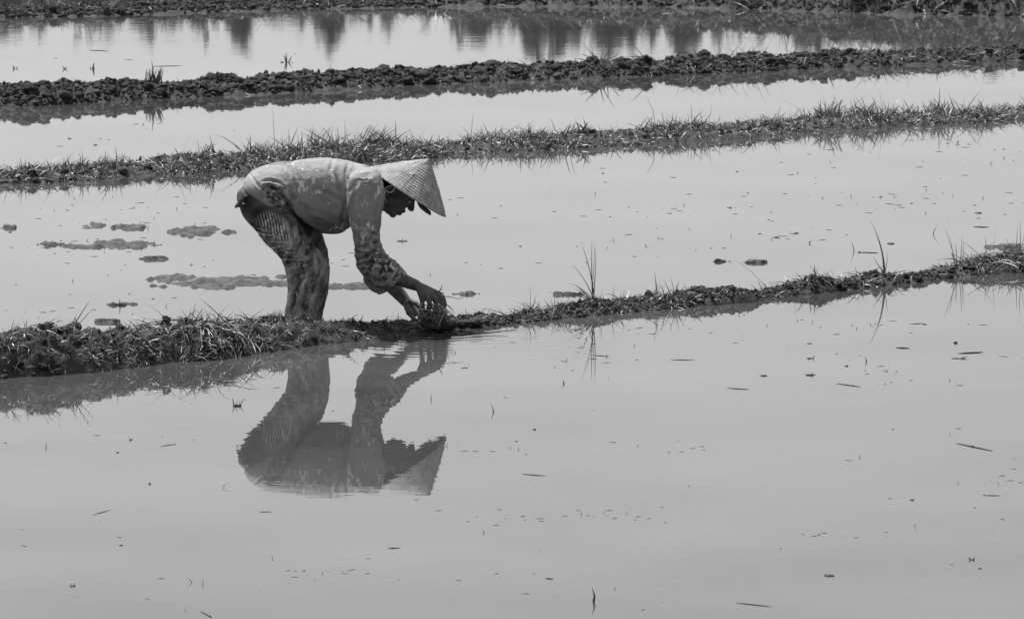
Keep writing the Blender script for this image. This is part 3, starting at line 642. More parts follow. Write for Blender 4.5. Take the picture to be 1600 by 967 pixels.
# ------------------------------------------------------------------ the farmer
PY = float(ground(480, 512)[1])           # distance at which she stands
KS = F/PY                                  # pixels per metre there
def P(x, y, d=0.0): return atY(x, y, PY + d)
def ring_loft(st, n_out=60, m=40, e=2.2):
    """st: (xa,ya,xb,yb,half_depth,centre_depth) outline pairs -> closed tube"""
    st = np.array(st, float); k = len(st); L = np.r_[0, np.cumsum(np.hypot(np.diff((st[:, 0]+st[:, 2])/2), np.diff((st[:, 1]+st[:, 3])/2)) + 1e-3)]
    t = np.linspace(0, L[-1], n_out); S = []
    for c in range(6):
        # monotone-ish catmull
        y = st[:, c]; d = np.gradient(y, L); i = np.clip(np.searchsorted(L, t) - 1, 0, k - 2); h = L[i+1] - L[i]; s = (t - L[i])/h
        S.append((2*s**3 - 3*s**2 + 1)*y[i] + (s**3 - 2*s**2 + s)*h*d[i] + (-2*s**3 + 3*s**2)*y[i+1] + (s**3 - s**2)*h*d[i+1])
    S = np.stack(S, -1); V = []; th = np.linspace(0, 2*math.pi, m, endpoint=False)
    cs, sn = np.cos(th), np.sin(th); cs = np.sign(cs)*np.abs(cs)**(2/e); sn = np.sign(sn)*np.abs(sn)**(2/e)
    for xa, ya, xb, yb, hd, dc in S:
        a = P(xa, ya, dc); b_ = P(xb, yb, dc); c = (a + b_)/2; u = (b_ - a)/2
        V.append(c + cs[:, None]*u + sn[:, None]*np.array([0, hd, 0]))
    V = np.concatenate(V); Fc = []
    for i in range(n_out - 1):
        for j in range(m): Fc.append((i*m + j, i*m + (j+1) % m, (i+1)*m + (j+1) % m, (i+1)*m + j))
    Fc.append(tuple(range(m))[::-1]); Fc.append(tuple(range((n_out-1)*m, n_out*m)))
    return V, Fc
def capsule(a, b_, r0, r1, m=14, flat=None):
    a = np.asarray(a, float); b_ = np.asarray(b_, float); ax = b_ - a; L = np.linalg.norm(ax) + 1e-9; ax = ax/L
    s = np.cross(ax, [0.31, .9, .2]); s /= np.linalg.norm(s); u = np.cross(ax, s); V = [a - ax*r0]; rings = []
    for f in (60, 30): rings.append((a - ax*r0*math.sin(math.radians(f)), r0*math.cos(math.radians(f))))
    for f in np.linspace(0, 1, 5): rings.append((a + ax*L*f, r0 + (r1 - r0)*f))
    for f in (30, 60): rings.append((b_ + ax*r1*math.sin(math.radians(f)), r1*math.cos(math.radians(f))))
    for c, r in rings:
        for k in range(m): th = 2*math.pi*k/m; V.append(c + (s*math.cos(th) + u*math.sin(th))*r)
    V.append(b_ + ax*r1); Fc = []; R = len(rings)
    for k in range(m): Fc.append((0, 1 + (k+1) % m, 1 + k)); Fc.append((1 + (R-1)*m + k, 1 + (R-1)*m + (k+1) % m, 1 + R*m))
    for i in range(R-1):
        for k in range(m): Fc.append((1+i*m+k, 1+i*m+(k+1) % m, 1+(i+1)*m+(k+1) % m, 1+(i+1)*m+k))
    return np.array(V), Fc
def ellip(c, ax):
    bm = bmesh.new(); bmesh.ops.create_icosphere(bm, subdivisions=3, radius=1); v = np.array([q.co[:] for q in bm.verts]); f = [tuple(x.index for x in q.verts) for q in bm.faces]; bm.free()
    return np.asarray(c) + v @ np.asarray(ax), f
def weld(parts, voxel, smooth=4, sf=0.5):
    """union of closed shells as one continuous surface"""
    bm = bmesh.new()
    for v, f in parts:
        vs = [bm.verts.new(q) for q in v]
        for q in f:
            try: bm.faces.new([vs[a] for a in q])
            except ValueError: pass
    bmesh.ops.recalc_face_normals(bm, faces=bm.faces)
    me = bpy.data.meshes.new('tmp'); bm.to_mesh(me); bm.free(); o = bpy.data.objects.new('tmp', me); C.objects.link(o)
    r = o.modifiers.new('r', 'REMESH'); r.mode = 'VOXEL'; r.voxel_size = voxel; r.adaptivity = 0
    if smooth: s = o.modifiers.new('s', 'SMOOTH'); s.iterations = smooth; s.factor = sf
    bpy.context.view_layer.update()
    dg = bpy.context.evaluated_depsgraph_get(); m2 = bpy.data.meshes.new_from_object(o.evaluated_get(dg))
    bpy.data.objects.remove(o); bpy.data.meshes.remove(me)
    n = len(m2.vertices); v = np.empty(n*3); m2.vertices.foreach_get('co', v); nn = np.empty(n*3); m2.vertices.foreach_get('normal', nn)
    f = [tuple(p.vertices) for p in m2.polygons]
    if all(len(q) == 4 for q in f): f = np.array(f)
    bpy.data.meshes.remove(m2); return v.reshape(-1, 3), f, nn.reshape(-1, 3)
def seg_dist(x, y, poly):
    best = np.full(x.shape, 1e9); par = np.zeros(x.shape); n = len(poly) - 1
    for i in range(n):
        ax, ay = poly[i]; bx, by = poly[i+1]; dx, dy = bx - ax, by - ay; t = np.clip(((x-ax)*dx + (y-ay)*dy)/(dx*dx+dy*dy), 0, 1)
        d = np.hypot(x - ax - t*dx, y - ay - t*dy); m = d < best; best = np.where(m, d, best); par = np.where(m, (i + t)/n, par)
    return best, par
def folds(v, nn, L, side=-1, ydep=None):
    x, y = proj(v); d = np.zeros(len(v)); facing = np.clip(nn[:, 1]*side*1.5 + 0.5, 0, 1)
    for poly, A, w in L:
        q, t = seg_dist(x, y, poly); env = np.sin(np.pi*np.clip(t*.9 + .08, 0, 1))**.6
        d += A*env*(-np.exp(-(q/w)**2) + .55*np.exp(-((q - 2.0*w)/w)**2))
    return d*facing
def gauss(x, y, lst):
    r = np.zeros(len(x))
    for cx, cy, rx, ry, a in lst: r = np.maximum(r, a*np.exp(-((x-cx)/rx)**2 - ((y-cy)/ry)**2))
    return r
person = empty('person', tuple(ground(478, 512)), label='farmer in conical hat and muddy clothes bending low over the nearest bund', cat='person')

# --- body: one continuous surface (head, neck, trunk, arms, hands with fingers, legs)
Fw = np.array([.72, 0, -.70]); Up = np.array([.70, 0, .72]); Fw = Fw/np.linalg.norm(Fw); Up = Up/np.linalg.norm(Up); La = np.array([0, 1.0, 0])
HC = P(609, 296, 0.0)
def hp(u, f, l=0.0): return HC + Up*u + Fw*f + La*l
def he(u, f, l, ru, rf, rl): return ellip(hp(u, f, l), np.stack([Up*ru, Fw*rf, La*rl]))
parts = []
parts += [he(.030, .008, 0, .068, .083, .070)]                    # cranium
parts += [he(.020, .045, 0, .062, .056, .064)]                    # forehead
parts += [he(-.012, .050, 0, .052, .050, .060)]                   # cheeks
parts += [he(-.045, .052, 0, .035, .042, .046)]                   # jaw
parts += [he(-.062, .080, 0, .016, .014, .020)]                   # chin
for s in (-1, 1):
    parts += [he(.000, .074, s*.036, .020, .020, .018), he(.040, .087, s*.024, .009, .012, .020)]      # cheekbone, brow
    parts += [he(.005, -.002, s*.075, .030, .014, .008), he(.012, -.008, s*.081, .022, .012, .006), he(-.016, .002, s*.077, .012, .009, .006)]  # ear
    parts += [capsule(hp(-.02, .02, s*.05), hp(-.055, .07, s*.028), .018, .013)]                        # jaw line
    parts += [he(.000, .112, s*.010, .007, .010, .008)]                                                # nostrils
parts += [capsule(hp(.036, .096), hp(.006, .117), .0085, .0115), he(.004, .119, 0, .010, .010, .011)]   # nose
parts += [he(-.024, .098, 0, .0085, .011, .022), he(-.043, .095, 0, .0095, .011, .020)]                # lips
parts += [capsule(hp(-.02, -.03), P(578, 293), .052, .060), capsule(hp(.0, -.05), P(575, 283), .05, .06)]  # neck
parts += [capsule(P(570, 300), P(440, 290), .11, .10), capsule(P(575, 300, -.11), P(575, 300, .11), .05, .05)]
def hand(w, k4, fing, thumb, pr):
    out = [] ; kn = [np.asarray(q) for q in k4]
    for q in kn: out.append(capsule(w, q, pr*1.35, .014))
    for i in range(3): out.append(capsule((np.asarray(w) + kn[i])/2, (np.asarray(w) + kn[i+1])/2, .0155, .0155))
    for i, (ch, r) in enumerate(fing):
        if i < 3:
            o2 = fing[i + 1][0]; out.append(capsule((np.asarray(ch[0]) + o2[0])/2, (np.asarray(ch[0])*.55 + np.asarray(ch[1])*.45 + o2[0]*.55 + o2[1]*.45)/2, .012, .009))
        for a in range(len(ch) - 1): out.append(capsule(ch[a], ch[a+1], r*(1 - .09*a), r*(1 - .09*(a+1))))
    for a in range(len(thumb) - 1): out.append(capsule(thumb[a], thumb[a+1], .0115 - .001*a, .0108 - .001*a))
    return out
# near (right) arm and hand
sh = P(577, 290, -.155); el = P(578, 415, -.19); wr = P(650, 446, -.10)
parts += [capsule(sh, el, .046, .036), capsule(el, P(618, 433, -.15), .036, .033), capsule(P(615, 432, -.15), wr, .033, .0225)]
kn = [P(663, 458, -.130), P(671, 456, -.115), P(679, 457, -.100), P(685, 460, -.083)]
fing = [([kn[0], P(670, 469, -.140), P(672, 478, -.136), P(668, 485, -.125)], .0125), ([kn[1], P(680, 468, -.124), P(682, 478, -.118), P(680, 486, -.108)], .0128),
        ([kn[2], P(688, 466, -.105), P(690, 475, -.10), P(689, 483, -.09)], .0122), ([kn[3], P(693, 467, -.085), P(695, 474, -.08), P(694, 481, -.072)], .0106)]
th = [P(653, 449, -.115), P(657, 461, -.135), P(660, 473, -.138), P(658, 484, -.128)]
parts += hand(wr, kn, fing, th, .0145)
# far (left) arm and hand
sh2 = P(577, 292, .155); el2 = P(574, 418, .17); wr2 = P(635, 472, .03)
parts += [capsule(sh2, el2, .046, .036), capsule(el2, P(612, 445, .10), .036, .033), capsule(P(610, 443, .10), wr2, .034, .023)]
kn = [P(640, 489, -.035), P(647, 487, -.015), P(653, 485, .008), P(656, 482, .03)]
fing = [([kn[0], P(646, 498, -.055), P(655, 504, -.06), P(662, 505, -.058)], .0098), ([kn[1], P(657, 494, -.03), P(667, 500, -.035), P(674, 503, -.035)], .010),
        ([kn[2], P(664, 491, -.005), P(674, 498, -.01), P(679, 504, -.015)], .0096), ([kn[3], P(666, 488, .02), P(675, 494, .015), P(681, 500, .01)], .0084)]
th = [P(641, 470, .0), P(650, 474, -.03), P(657, 481, -.045), P(664, 486, -.05)]
parts += hand(wr2, kn, fing, th, .0145)
# legs, sunk in the mud below the water
for s, dx in ((-1, 0), (1, 8)):
    hip = P(412, 312, s*.075); kn_ = P(478 + dx, 408, s*.09); an = P(474 + dx, 512, s*.09)
    parts += [capsule(hip, kn_, .075, .052), capsule(kn_, an, .050, .036), capsule(an, an - [0, 0, .15], .036, .034), capsule(an - [0, 0, .15], an + [.10, 0, -.20], .036, .022)]
v, f, nn = weld(parts, .0033, 3, .5)
v = v + nn*(0.0010*fbm(v*45, 3, 8))[:, None]
body = mk('body', v, f, M['skin'], parent=person)
# hair: a close cap gathered at the nape
v, f, nn = weld([he(.032, -.006, 0, .062, .076, .074), he(.012, -.048, 0, .052, .048, .066), capsule(hp(-.005, -.07), hp(-.045, -.075), .034, .02)], .005, 3)
v = v + nn*(0.003*fbm(v*[30, 60, 30], 3, 9))[:, None]
mk('hair', v, f, M['hair'], parent=person)
for s in (-1, 1):
    vv, ff = he(.0225, .088, s*.031, .010, .010, .0125); mk('eye', vv, ff, M['eye'], parent=person)

# --- trousers
tn = [ring_loft([(380,291,440,268,.10,0),(371,301,455,300,.14,0),(372,318,462,325,.15,0),(382,336,466,345,.14,0),(395,350,466,352,.10,0)], 40, 48, 2.3)]
for s in (-1, 1):
    st_ = [(373,306,448,306,.070,s*.07),(374,322,462,336,.078,s*.075),(381,340,476,360,.082,s*.08),(396,357,486,373,.080,s*.083),(414,379,495,388,.078,s*.086),(433,398,504,400,.074,s*.09),
                      (444,413,511,413,.071,s*.09),(448,431,512.5,431,.068,s*.09),(451,450,511,452,.066,s*.09),(450,470,508,472,.066,s*.09),(445,490,504,495,.066,s*.09),(446,512,503,512,.064,s*.09),(447,530,502,530,.062,s*.09)]
    if s > 0:
        dd = [(2,4),(4,8),(6,15),(10,17),(10,14),(8,9.5),(6,4),(5,2.5),(4,2),(4,1.5),(4,1),(4,1),(4,1)]
        st_ = [(a+p_, b_, c+q_, d_-q_*.5, e_, g_) for (a, b_, c, d_, e_, g_), (p_, q_) in zip(st_, dd)]
    tn += [ring_loft(st_, 90, 44, 2.1)]
v, f, nn = weld(tn, .0034, 7, .5)
x, y = proj(v); near = nn[:, 1] < 0.25
kd = np.clip((y - 345)/40, 0, 1)
q = v*[22, 22, 9]; d = .0045*fbm(np.c_[(x + .75*y)/26, (y - .6*x)/60 + v[:, 1]*6, v[:, 1]*9], 4, 31)*kd
# slanting tight wrinkles behind the thigh, and the ribbed wet patch on the hip
u1 = (x - 400)*.8 + (y - 360)*.6; v1 = -(x - 400)*.6 + (y - 360)*.8
wz = gauss(x, y, [(400, 362, 14, 12, .8), (412, 374, 17, 14, 1), (428, 388, 18, 16, 1), (447, 402, 18, 14, .8)])
wph = (u1*.50 + v1*.90)*.95 + 3.4*vnoise(np.c_[x/9, y/9, 0*x], 5)
d += np.clip(1.3*np.abs(nn[:, 1]) - .25, 0, 1)*wz*.0055*np.sin(wph)*near
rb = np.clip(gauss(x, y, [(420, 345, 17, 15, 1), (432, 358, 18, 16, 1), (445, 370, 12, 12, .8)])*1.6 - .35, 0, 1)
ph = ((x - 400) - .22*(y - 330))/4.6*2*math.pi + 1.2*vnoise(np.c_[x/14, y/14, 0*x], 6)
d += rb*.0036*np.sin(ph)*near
d += folds(v, nn, [([(380,316),(392,309),(405,312)], .007, 2.2), ([(374,306),(388,318),(396,330)], .005, 3), ([(442,332),(455,345),(462,372),(450,395)], .008, 3), ([(462,385),(485,378),(497,392)], .004, 3), ([(452,415),(475,410),(500,418)], .006, 3.5),
                   ([(460,425),(470,445),(468,480)], .004, 3), ([(488,420),(492,450),(482,485)], .005, 3.5), ([(455,440),(462,465),(458,490)], .003, 2.5), ([(440,405),(458,400),(478,406)], .005, 2.5), ([(470,440),(490,432),(505,438)], .004, 2.5), ([(418,326),(440,333),(455,332)], .006, 2)])
v = v + nn*d[:, None]
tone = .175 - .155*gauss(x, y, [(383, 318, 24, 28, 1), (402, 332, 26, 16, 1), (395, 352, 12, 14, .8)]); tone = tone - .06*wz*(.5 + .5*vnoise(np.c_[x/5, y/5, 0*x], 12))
tone = np.where(v[:, 1] > PY + .01, tone*.55, tone) ; tone += .05*gauss(x, y, [(470, 372, 16, 20, 1), (480, 400, 22, 16, 1)])  # far side darkened: shade on the far leg painted into the tone
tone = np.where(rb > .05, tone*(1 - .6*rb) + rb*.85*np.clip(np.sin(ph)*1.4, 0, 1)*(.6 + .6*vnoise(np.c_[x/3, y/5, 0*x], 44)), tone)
tone = np.where(wz > .15, tone*(1 - .65*wz) + wz*.40*np.clip(np.sin(wph)*1.8 - .9 + .5*vnoise(np.c_[x/4, y/4, 0*x], 45), 0, 1), tone)  # highlights painted on the wrinkle crests, hollows darkened in the tone
ms = fbm(np.c_[(x + .30*y)/8, (y - .3*x)/30, v[:, 1]*8], 5, 71, .62)*np.clip((y - 335)/25, 0, 1)*np.clip((x - 380)/20, 0, 1)
tone = tone*np.clip(1.15 + 1.05*ms, .3, 3) + .16*np.clip(ms - .2, 0, 1)
v = v + nn*(.0022*ms)[:, None]
spl = gauss(x, y, [(468, 380, 22, 22, .45), (480, 410, 30, 20, .5), (475, 450, 30, 30, .35), (430, 385, 25, 25, .35)])*(1 - rb)
mud = gauss(x, y, [(465, 370, 18, 30, .7), (480, 415, 34, 34, .7), (478, 460, 34, 36, .6), (430, 390, 24, 24, .5)])*(1 - rb)
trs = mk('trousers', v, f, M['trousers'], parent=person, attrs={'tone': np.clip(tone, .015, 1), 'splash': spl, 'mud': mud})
# loose back flap of the trouser waist
st = [(383,311,381,318,.05,-.03),(376,312,376,322,.055,-.035),(370,317,369,325,.04,-.035),(367,321,367,326,.02,-.03)]
v, f, nn = weld([ring_loft(st, 16, 24, 2.5)], .003, 2)
mk('pocket_flap', v, f, M['trousers'], parent=trs, attrs={'tone': np.full(len(v), .055), 'splash': np.zeros(len(v)), 'mud': np.zeros(len(v))})

# --- shirt
shp = [ring_loft([(379.5,288,401,311,.13,0),(385,278,418,322.5,.168,0),(397,267,437,330,.182,0),(412,260.5,449,333,.186,0),(430,256.5,456,331,.184,0),(445,254.5,464,338,.176,0),(462,250.5,478,353,.16,0),(482,248,497,361,.16,0),(503,247,516,364.5,.16,0),(524,248.2,534,363,.16,0),
                  (543,251.5,552,350,.165,0),(558,256,572,330,.16,0),(570,259,588,312,.135,0),(580,264,597,300,.095,0),(586,269,600,290,.06,0)], 90, 64, 2.25)]
slv = [(562,263,578,261,.02,-.10),(554,267,585,262,.042,-.125),(547,274,592,268,.058,-.15),(543,287,598,281,.068,-.168),(542,306,602,303,.070,-.178),(544,330,598.5,326,.064,-.185),(548,355,595,350,.060,-.19),(553,380,594.5,376,.058,-.195),(560,404,602,395,.060,-.195),(568,424,612,407,.060,-.19),(577,442,622,415,.058,-.18),(589,449,629,421,.053,-.168),(603,448,632,426,.047,-.158)]
shp += [ring_loft(slv, 70, 40, 2.15)]
shp += [ring_loft([(a+2, b_+2, c-2, d_+2, e_, -g_) for a, b_, c, d_, e_, g_ in slv[:8]] + [(556,402,598,398,.058,.19),(562,424,606,414,.058,.18),(570,442,614,430,.056,.165),(583,456,620,440,.05,.14),(596,459,624,446,.044,.125)], 60, 40, 2.15)]
v, f, nn = weld(shp, .0034, 6, .5)
x, y = proj(v); cz = v[:, 1] - PY
d = .005*fbm(np.c_[(x + .3*y)/45, (y - .2*x)/32, cz*7], 4, 61)
arm = np.clip((y - 375)/20, 0, 1)*np.clip((x - 545)/8, 0, 1)
d += arm*.006*fbm(np.c_[(x*.5 + y)/17, (x - y*.5)/50, cz*6], 3, 66)
L_s = [([(539,318),(529,292),(524,262)], .007, 3.2), ([(539,318),(515,303),(492,292)], .005, 3.5), ([(541,318),(546,300),(560,282),(580,270)], .0035, 4), ([(539,322),(534,342),(541,360)], .005, 3), ([(547,300),(543,280),(540,262)], .003, 3),
       ([(436,298),(447,312),(458,332),(472,350),(494,364)], .013, 3.2), ([(427,296),(440,305),(450,322),(452,332)], .006, 2.4), ([(411,284),(423,282),(436,285),(442,290)], .0045, 1.8), ([(414,291),(427,293),(438,303)], .007, 2), ([(418,300),(430,304),(440,315)], .006, 2.2), ([(409,310),(424,309),(440,322)], .005, 2.2),
       ([(391,273),(404,291),(420,307)], .0035, 1.8), ([(561,281),(568,283),(574,282)], .006, 1.4), ([(455,252),(462,270),(478,300)], .003, 3), ([(470,340),(495,352),(525,356)], .004, 3.5), ([(500,285),(512,310),(530,330)], .003, 3.5), ([(482,262),(488,278),(486,292)], .0025, 3),
       ([(557,292),(552,318),(556,345)], .004, 3), ([(577,275),(583,300),(576,330)], .004, 3.5), ([(590,300),(588,330),(583,355)], .0035, 3), ([(569,345),(580,350),(594,348)], .004, 2.4), ([(566,362),(582,366),(594,362)], .004, 2.4),
       ([(558,394),(574,397),(588,392),(597,387)], .011, 2.3), ([(563,405),(580,400),(598,401),(608,404)], .008, 2.2), ([(564,413),(582,411),(602,413),(617,418)], .008, 2.2), ([(570,422),(585,427),(600,426),(615,427)], .008, 2.2), ([(574,428),(588,438),(600,440),(612,437)], .012, 2.4), ([(572,420),(578,438),(586,448)], .007, 2.2), ([(618,412),(617,424),(609,436),(601,447)], .008, 1.7)]
L_s += [([(440,255),(449,262),(455,275)], .004, 2.5), ([(520,250),(517,266),(525,285)], .004, 3), ([(545,255),(540,270),(541,290)], .004, 2.5), ([(492,300),(505,318),(528,332)], .004, 3.5), ([(452,300),(468,318),(490,334)], .005, 3.5), ([(465,322),(485,340),(512,350)], .005, 3)]
d += 1.35*folds(v, nn, L_s)
d += .9*folds(v, nn, [(pl, A*.8, w) for pl, A, w in L_s[:6]], side=1)
v = v + nn*d[:, None]
ms = fbm(np.c_[x/7, y/7, cz*20], 5, 81, .6)*gauss(x, y, [(428, 303, 18, 18, 1), (443, 318, 14, 13, 1), (592, 410, 30, 26, .9), (575, 372, 20, 24, .5), (620, 428, 14, 14, 1)])
v = v + nn*(.0050*ms)[:, None]
tone = .32*(1 + .05*fbm(np.c_[x/30, y/30, cz*8], 3, 82)) + .55*ms - .15*gauss(x, y, [(510, 352, 60, 18, 1), (578, 395, 40, 40, .9), (590, 425, 34, 24, 1)])  # shade along the belly painted into the tone; lower sleeve darker too
tone -= .12*gauss(x, y, [(432, 300, 14, 12, .8), (545, 322, 8, 8, .5)]); tone += .05*gauss(x, y, [(398, 292, 20, 20, 1), (500, 262, 90, 16, .8)])  # underarm shade and lit back painted into the tone; shirt tail tones too
spl = gauss(x, y, [(476, 292, 13, 11, .95), (470, 282, 10, 8, .8), (496, 302, 8, 6, .85), (466, 303, 14, 8, .7), (485, 306, 12, 8, .6), (545, 277, 10, 6, .65), (520, 276, 8, 6, .55), (530, 355, 22, 9, .85), (545, 350, 8, 14, .8), (460, 256, 30, 6, .4), (592, 298, 9, 20, .85), (576, 280, 8, 9, .8), (573, 305, 10, 25, .6), (572, 362, 16, 24, .75), (590, 395, 22, 14, .7), (600, 420, 24, 16, .75), (490, 280, 90, 28, .36)])
mud = gauss(x, y, [(430, 305, 17, 17, 1), (442, 320, 14, 12, 1), (418, 288, 10, 9, .6), (575, 370, 20, 22, .35), (590, 408, 30, 20, .7), (622, 428, 12, 14, 1), (610, 436, 12, 10, .8), (535, 358, 30, 6, .4)])
shirt = mk('shirt', v, f, M['shirt'], parent=person, attrs={'tone': np.clip(tone, .03, 1), 'splash': spl, 'mud': mud})
# collar, cuff and its tie, button
col_ = ring_loft([(566,257.5,588,302,.10,0),(571,258,592,300,.092,0),(577,261,596,297,.080,0)], 16, 40, 2.2)
v, f, nn = weld([col_], .0035, 2); mk('collar', v, f, M['shirt'], parent=shirt, attrs={'tone': np.full(len(v), .30), 'splash': np.full(len(v), .3), 'mud': np.zeros(len(v))})
v, f, nn = weld([ring_loft([(604,451,628,421,.053,-.160),(609,449,633,424,.052,-.156),(613,446,636,428,.048,-.150)], 16, 36, 2.1)], .003, 1)
v = v + nn*(.004*fbm(v*60, 3, 4))[:, None]
mk('cuff', v, f, M['shirt'], parent=shirt, attrs={'tone': np.full(len(v), .28), 'splash': np.full(len(v), .6), 'mud': np.full(len(v), .9)})
v, f, nn = weld([ring_loft([(588,460,616,440,.05,.13),(594,459,621,442,.048,.125),(599,456,624,445,.045,.12)], 16, 36, 2.1)], .003, 1)
v = v + nn*(.003*fbm(v*60, 3, 5))[:, None]
mk('cuff', v, f, M['shirt'], parent=shirt, attrs={'tone': np.full(len(v), .22), 'splash': np.full(len(v), .3), 'mud': np.full(len(v), .9)})
V, Fc = blade_tube([P(619, 419, -.222), P(614, 430, -.232), P(606, 440, -.226), P(599, 448, -.20)], .016, 8, taper=False); mk('cuff_tie', V, Fc, M['shirt'], parent=shirt, attrs={'tone': np.full(len(V), .42), 'splash': np.full(len(V), .3), 'mud': np.full(len(V), .2)})
bx_, by_ = 406, 297; near_d = (v * 0).sum()
sv = np.array([q.co[:] for q in shirt.data.vertices]) + wloc(shirt); sx_, sy_ = proj(sv); sel = (np.hypot(sx_ - bx_, sy_ - by_) < 3); dy = sv[sel, 1].min() - PY
vv, ff = ellip(P(bx_, by_, dy - .001), np.diag([.0065, .003, .0065])); mk('button', vv, ff, M['button'], parent=shirt)

# --- conical hat
RC = P(637, 300, 0.0); AP = P(670.5, 248.5, 0.0)
ha = AP - RC; hh_ = np.linalg.norm(ha); ha = ha/hh_; hr = np.linalg.norm((P(695, 340.5) - P(579, 259)))/2
# tip the cone a little towards the camera's far side so the near rim drops
ha = ha + np.array([0, .03, 0]); ha /= np.linalg.norm(ha)
e1 = np.cross([0, 1, 0], ha); e1 /= np.linalg.norm(e1); e2 = np.cross(ha, e1)
hat = empty('tmp', tuple(RC)); bpy.data.objects.remove(hat)
def cone_pt(r, th, off=0.0):
    """r 0 apex .. 1 rim"""
    c = np.cos(th); s = np.sin(th); sl = np.array([hh_, hr]); nrm = np.array([hr, hh_])/np.hypot(hr, hh_)
    sag = .003*np.sin(np.pi*np.clip(r, 0, 1))
    ax = hh_*(1 - r) + (off + sag)*nrm[0]; rad = hr*r + (off + sag)*nrm[1]
    rad = np.maximum(rad, 0)
    return RC + ax[..., None]*ha + (rad*c)[..., None]*e1 + (rad*s)[..., None]*e2
nl = 56; nth = nl*6; nr = 110
rr = np.linspace(0.0, 1.0, nr); tt_ = np.linspace(0, 2*math.pi, nth, endpoint=False); Rg, Tg = np.meshgrid(rr, tt_, indexing='ij')
lf = (Tg/(2*math.pi)*nl) % 1.0; li = np.floor(Tg/(2*math.pi)*nl)
off = .0011*(1 - lf)*np.clip(Rg*2, 0, 1)                       # overlapping leaf strips
ringph = (Rg*17 + .22*vnoise(np.c_[Rg.ravel()*5, Tg.ravel()*3, 0*Rg.ravel()], 31).reshape(Rg.shape)) % 1.0; off += .0016*np.exp(-((ringph - .5)/.13)**2)   # bamboo hoops under the leaf
off += .0015*vnoise(np.c_[Rg.ravel()*9, Tg.ravel()*4, 0*Rg.ravel()], 3).reshape(Rg.shape)
edge = .003*vnoise(np.c_[0*tt_, tt_*14, 0*tt_], 8); Rg2 = Rg.copy(); Rg2[-1] += edge; Rg2[-2] += edge*.5
Vo = cone_pt(Rg2, Tg, off).reshape(-1, 3); Vi = cone_pt(Rg2, Tg, off - .004).reshape(-1, 3)
tone = .40*(1 + .12*(2*_h(li.astype(np.int64), li.astype(np.int64)*3, 0*li.astype(np.int64), 9) - 1)) - .10*np.exp(-((ringph - .85)/.07)**2) - .08*np.exp(-((lf - .05)/.09)**2)
tone *= 1 + .16*fbm(np.c_[Rg.ravel()*12, Tg.ravel()*10, 0*Rg.ravel()], 4, 4).reshape(Rg.shape) + .12*vnoise(np.c_[Rg.ravel()*70, Tg.ravel()*9, 0*Rg.ravel()], 41).reshape(Rg.shape)
tone = tone.ravel(); hx, hy = proj(Vo)
for qx, qy, rx, ry in ((638, 273.5, 2.0, .9), (647, 274, 1.6, 1.5), (595, 268.5, 1.6, .7)): tone = np.where(((hx-qx)/rx)**2 + ((hy-qy)/ry)**2 < 1, .03, tone)
idx = np.arange(nr*nth).reshape(nr, nth); a = idx[:-1]; b_ = idx[1:]
Fo = np.stack([a, b_, np.roll(b_, -1, 1), np.roll(a, -1, 1)], -1).reshape(-1, 4); n0 = nr*nth
Fi = Fo[:, ::-1] + n0; rim = np.stack([idx[-1], idx[-1] + n0, np.roll(idx[-1], -1) + n0, np.roll(idx[-1], -1)], -1)
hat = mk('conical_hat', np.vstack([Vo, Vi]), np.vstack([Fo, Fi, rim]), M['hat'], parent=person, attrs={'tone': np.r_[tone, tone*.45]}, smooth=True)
hat['label'] = 'pale conical hat of palm leaf with hoop ridges and two small holes'
def hoop(r, rad, name, off_=-.004, tn=.3):
    th_ = np.linspace(0, 2*math.pi, 97); pts = cone_pt(np.full(97, r), th_, np.full(97, off_)); V, Fc = blade_tube(pts, rad*2, 6, taper=False)
    mk(name, V, Fc, M['hat'], parent=hat, attrs={'tone': np.full(len(V), tn)})
hoop(1.0, .0030, 'rim_hoop', -.001, .36)
for r in (.3, .45, .6, .74, .88): hoop(r, .0016, 'hoop', -.0065, .2)
# chin strap: loop over the ear and the cord up into the hat
lp = [P(x_, y_, dd) for x_, y_, dd in ((601,296,-.094),(605,292.3,-.096),(611,290.5,-.097),(616.5,290,-.097),(616.5,294.5,-.097),(614,299,-.096),(610,301,-.095),(604.5,299.5,-.094),(601,296,-.094))]
V, Fc = blade_tube(lp, .0062, 6, taper=False); mk('chin_strap', V, Fc, M['strap'], parent=hat)
V, Fc = blade_tube([P(602, 297, -.093), P(601, 306, -.085), P(603, 314, -.07), P(606, 318, -.05), P(606, 322, 0)], .0036, 6, taper=False); mk('chin_strap', V, Fc, M['strap'], parent=hat)
# cap peak worn under the hat
pk = ring_loft([(648,306,652,314,.075,0),(654,313,656,324,.07,0),(660,319,662.5,330,.055,0),(668,326,672,336.5,.03,0),(673,330,674,337.5,.012,0)], 24, 30, 2.4)
v, f, nn = weld([pk], .003, 3); mk('cap_peak', v, f, M['cap'], parent=person)

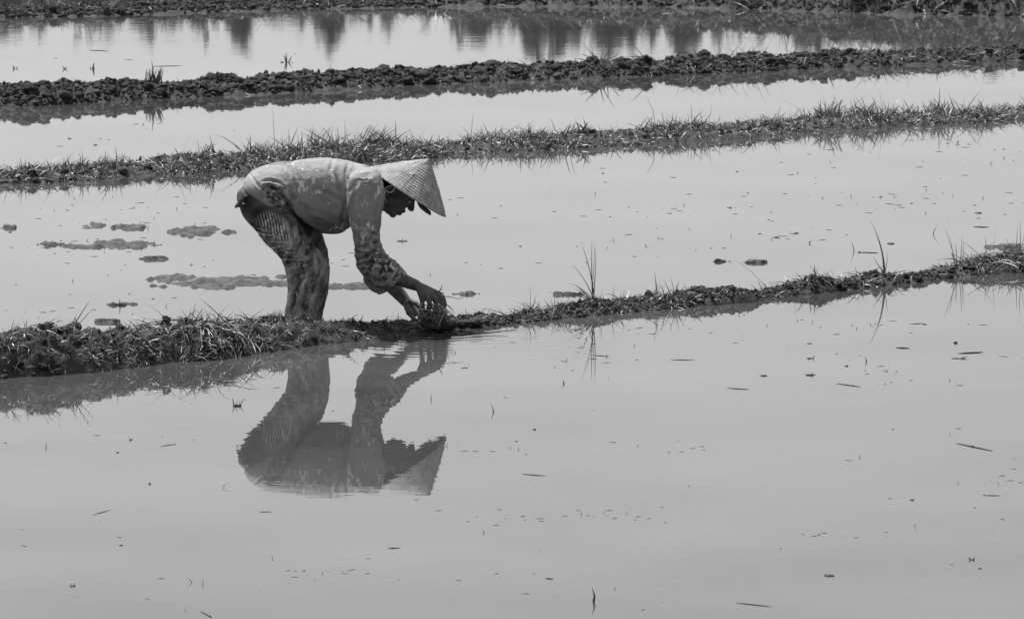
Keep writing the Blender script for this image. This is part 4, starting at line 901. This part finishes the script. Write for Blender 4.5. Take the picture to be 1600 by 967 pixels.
# --- handful of weeds and roots she is pulling (held, so a thing of its own)
wb = empty('weed_bundle', tuple(P(680, 500, -.06)), label='handful of muddy weeds and roots gripped in the farmer hands', cat='weeds')
v, f = lump_mesh(77, 3); x0 = P(672, 500, -.05); v = v*(1 + .25*fbm(v*4, 3, 5))[:, None]; mk('root_ball', v*[.048, .05, .034] + x0, f, M['mud'], parent=wb)
v, f = lump_mesh(78, 3); x0 = P(690, 497, -.10); v = v*(1 + .25*fbm(v*4, 3, 6))[:, None]; mk('root_ball', v*[.026, .03, .04] + x0, f, M['dry_mud'], parent=wb)
for qx, qy, qd, qs in ((658, 508, -.13, .03), (676, 511, -.17, .034), (694, 508, -.13, .03), (648, 512, -.10, .022), (706, 508, -.08, .022)):
    v, f = lump_mesh(int(qx), 3); v = v*(1 + .3*fbm(v*4, 3, 7))[:, None]; mk('root_ball', v*[qs, qs, qs*.7] + P(qx, qy, qd), f, M['mud'], parent=wb)
for k in range(110):
    a0 = (random.uniform(654, 698), random.uniform(474, 494)); en = (a0[0] + random.uniform(-22, 18), random.uniform(494, 517)); d0 = random.uniform(-.19, -.06)
    if k % 5 == 0: en = (random.uniform(694, 712), random.uniform(478, 498))
    V, Fc = blade_tube(curve3(P(*a0, d0), P((a0[0]+en[0])/2 + random.uniform(-7, 7), (a0[1]+en[1])/2 + random.uniform(-3, 5), d0 - .01), P(*en, d0 + random.uniform(-.02, .02)), 7), random.uniform(.0025, .006), 5)
    mk('root', V, Fc, M['blade'], parent=wb, attrs={'tone': np.full(len(V), random.choice([.04, .08, .2, .35, .55]))})
for pl, w_, tn in (([(694,463),(705,464),(716,467),(728,464),(736,459)], .0035, .06), ([(686,456),(690,450),(691,444)], .006, .07), ([(684,458),(692,458),(695,466)], .009, .08), ([(690,466),(702,480),(712,489)], .004, .3), ([(690,470),(698,484),(706,494)], .004, .35)):
    V, Fc = blade_tube([P(a_, b2, -.09) for a_, b2 in pl], w_, 6); mk('blade', V, Fc, M['blade'], parent=wb, attrs={'tone': np.full(len(V), tn)})
# wet mud humps under the hands, part of the near bund
for cx_, cy_, w_, h2, dep, mt in ((628, 512, .055, .034, -.12, 'dry_mud'), (645, 514, .05, .028, -.12, 'dry_mud'), (660, 517, .05, .022, -.16, 'mud'), (702, 507, .03, .03, -.02, 'mud'), (716, 506, .034, .024, -.02, 'mud'), (728, 507, .03, .022, 0, 'mud'), (743, 504, .032, .026, 0, 'mud'), (600, 515, .035, .025, -.16, 'mud')):
    v, f = lump_mesh(int(cx_), 3); p0 = P(cx_, cy_, dep)
    v = v*(1 + .12*fbm(v*5, 3, 3))[:, None]
    mk('clod', v*[w_, w_*.9, h2] + p0, f, M[mt], parent=B1.obj)
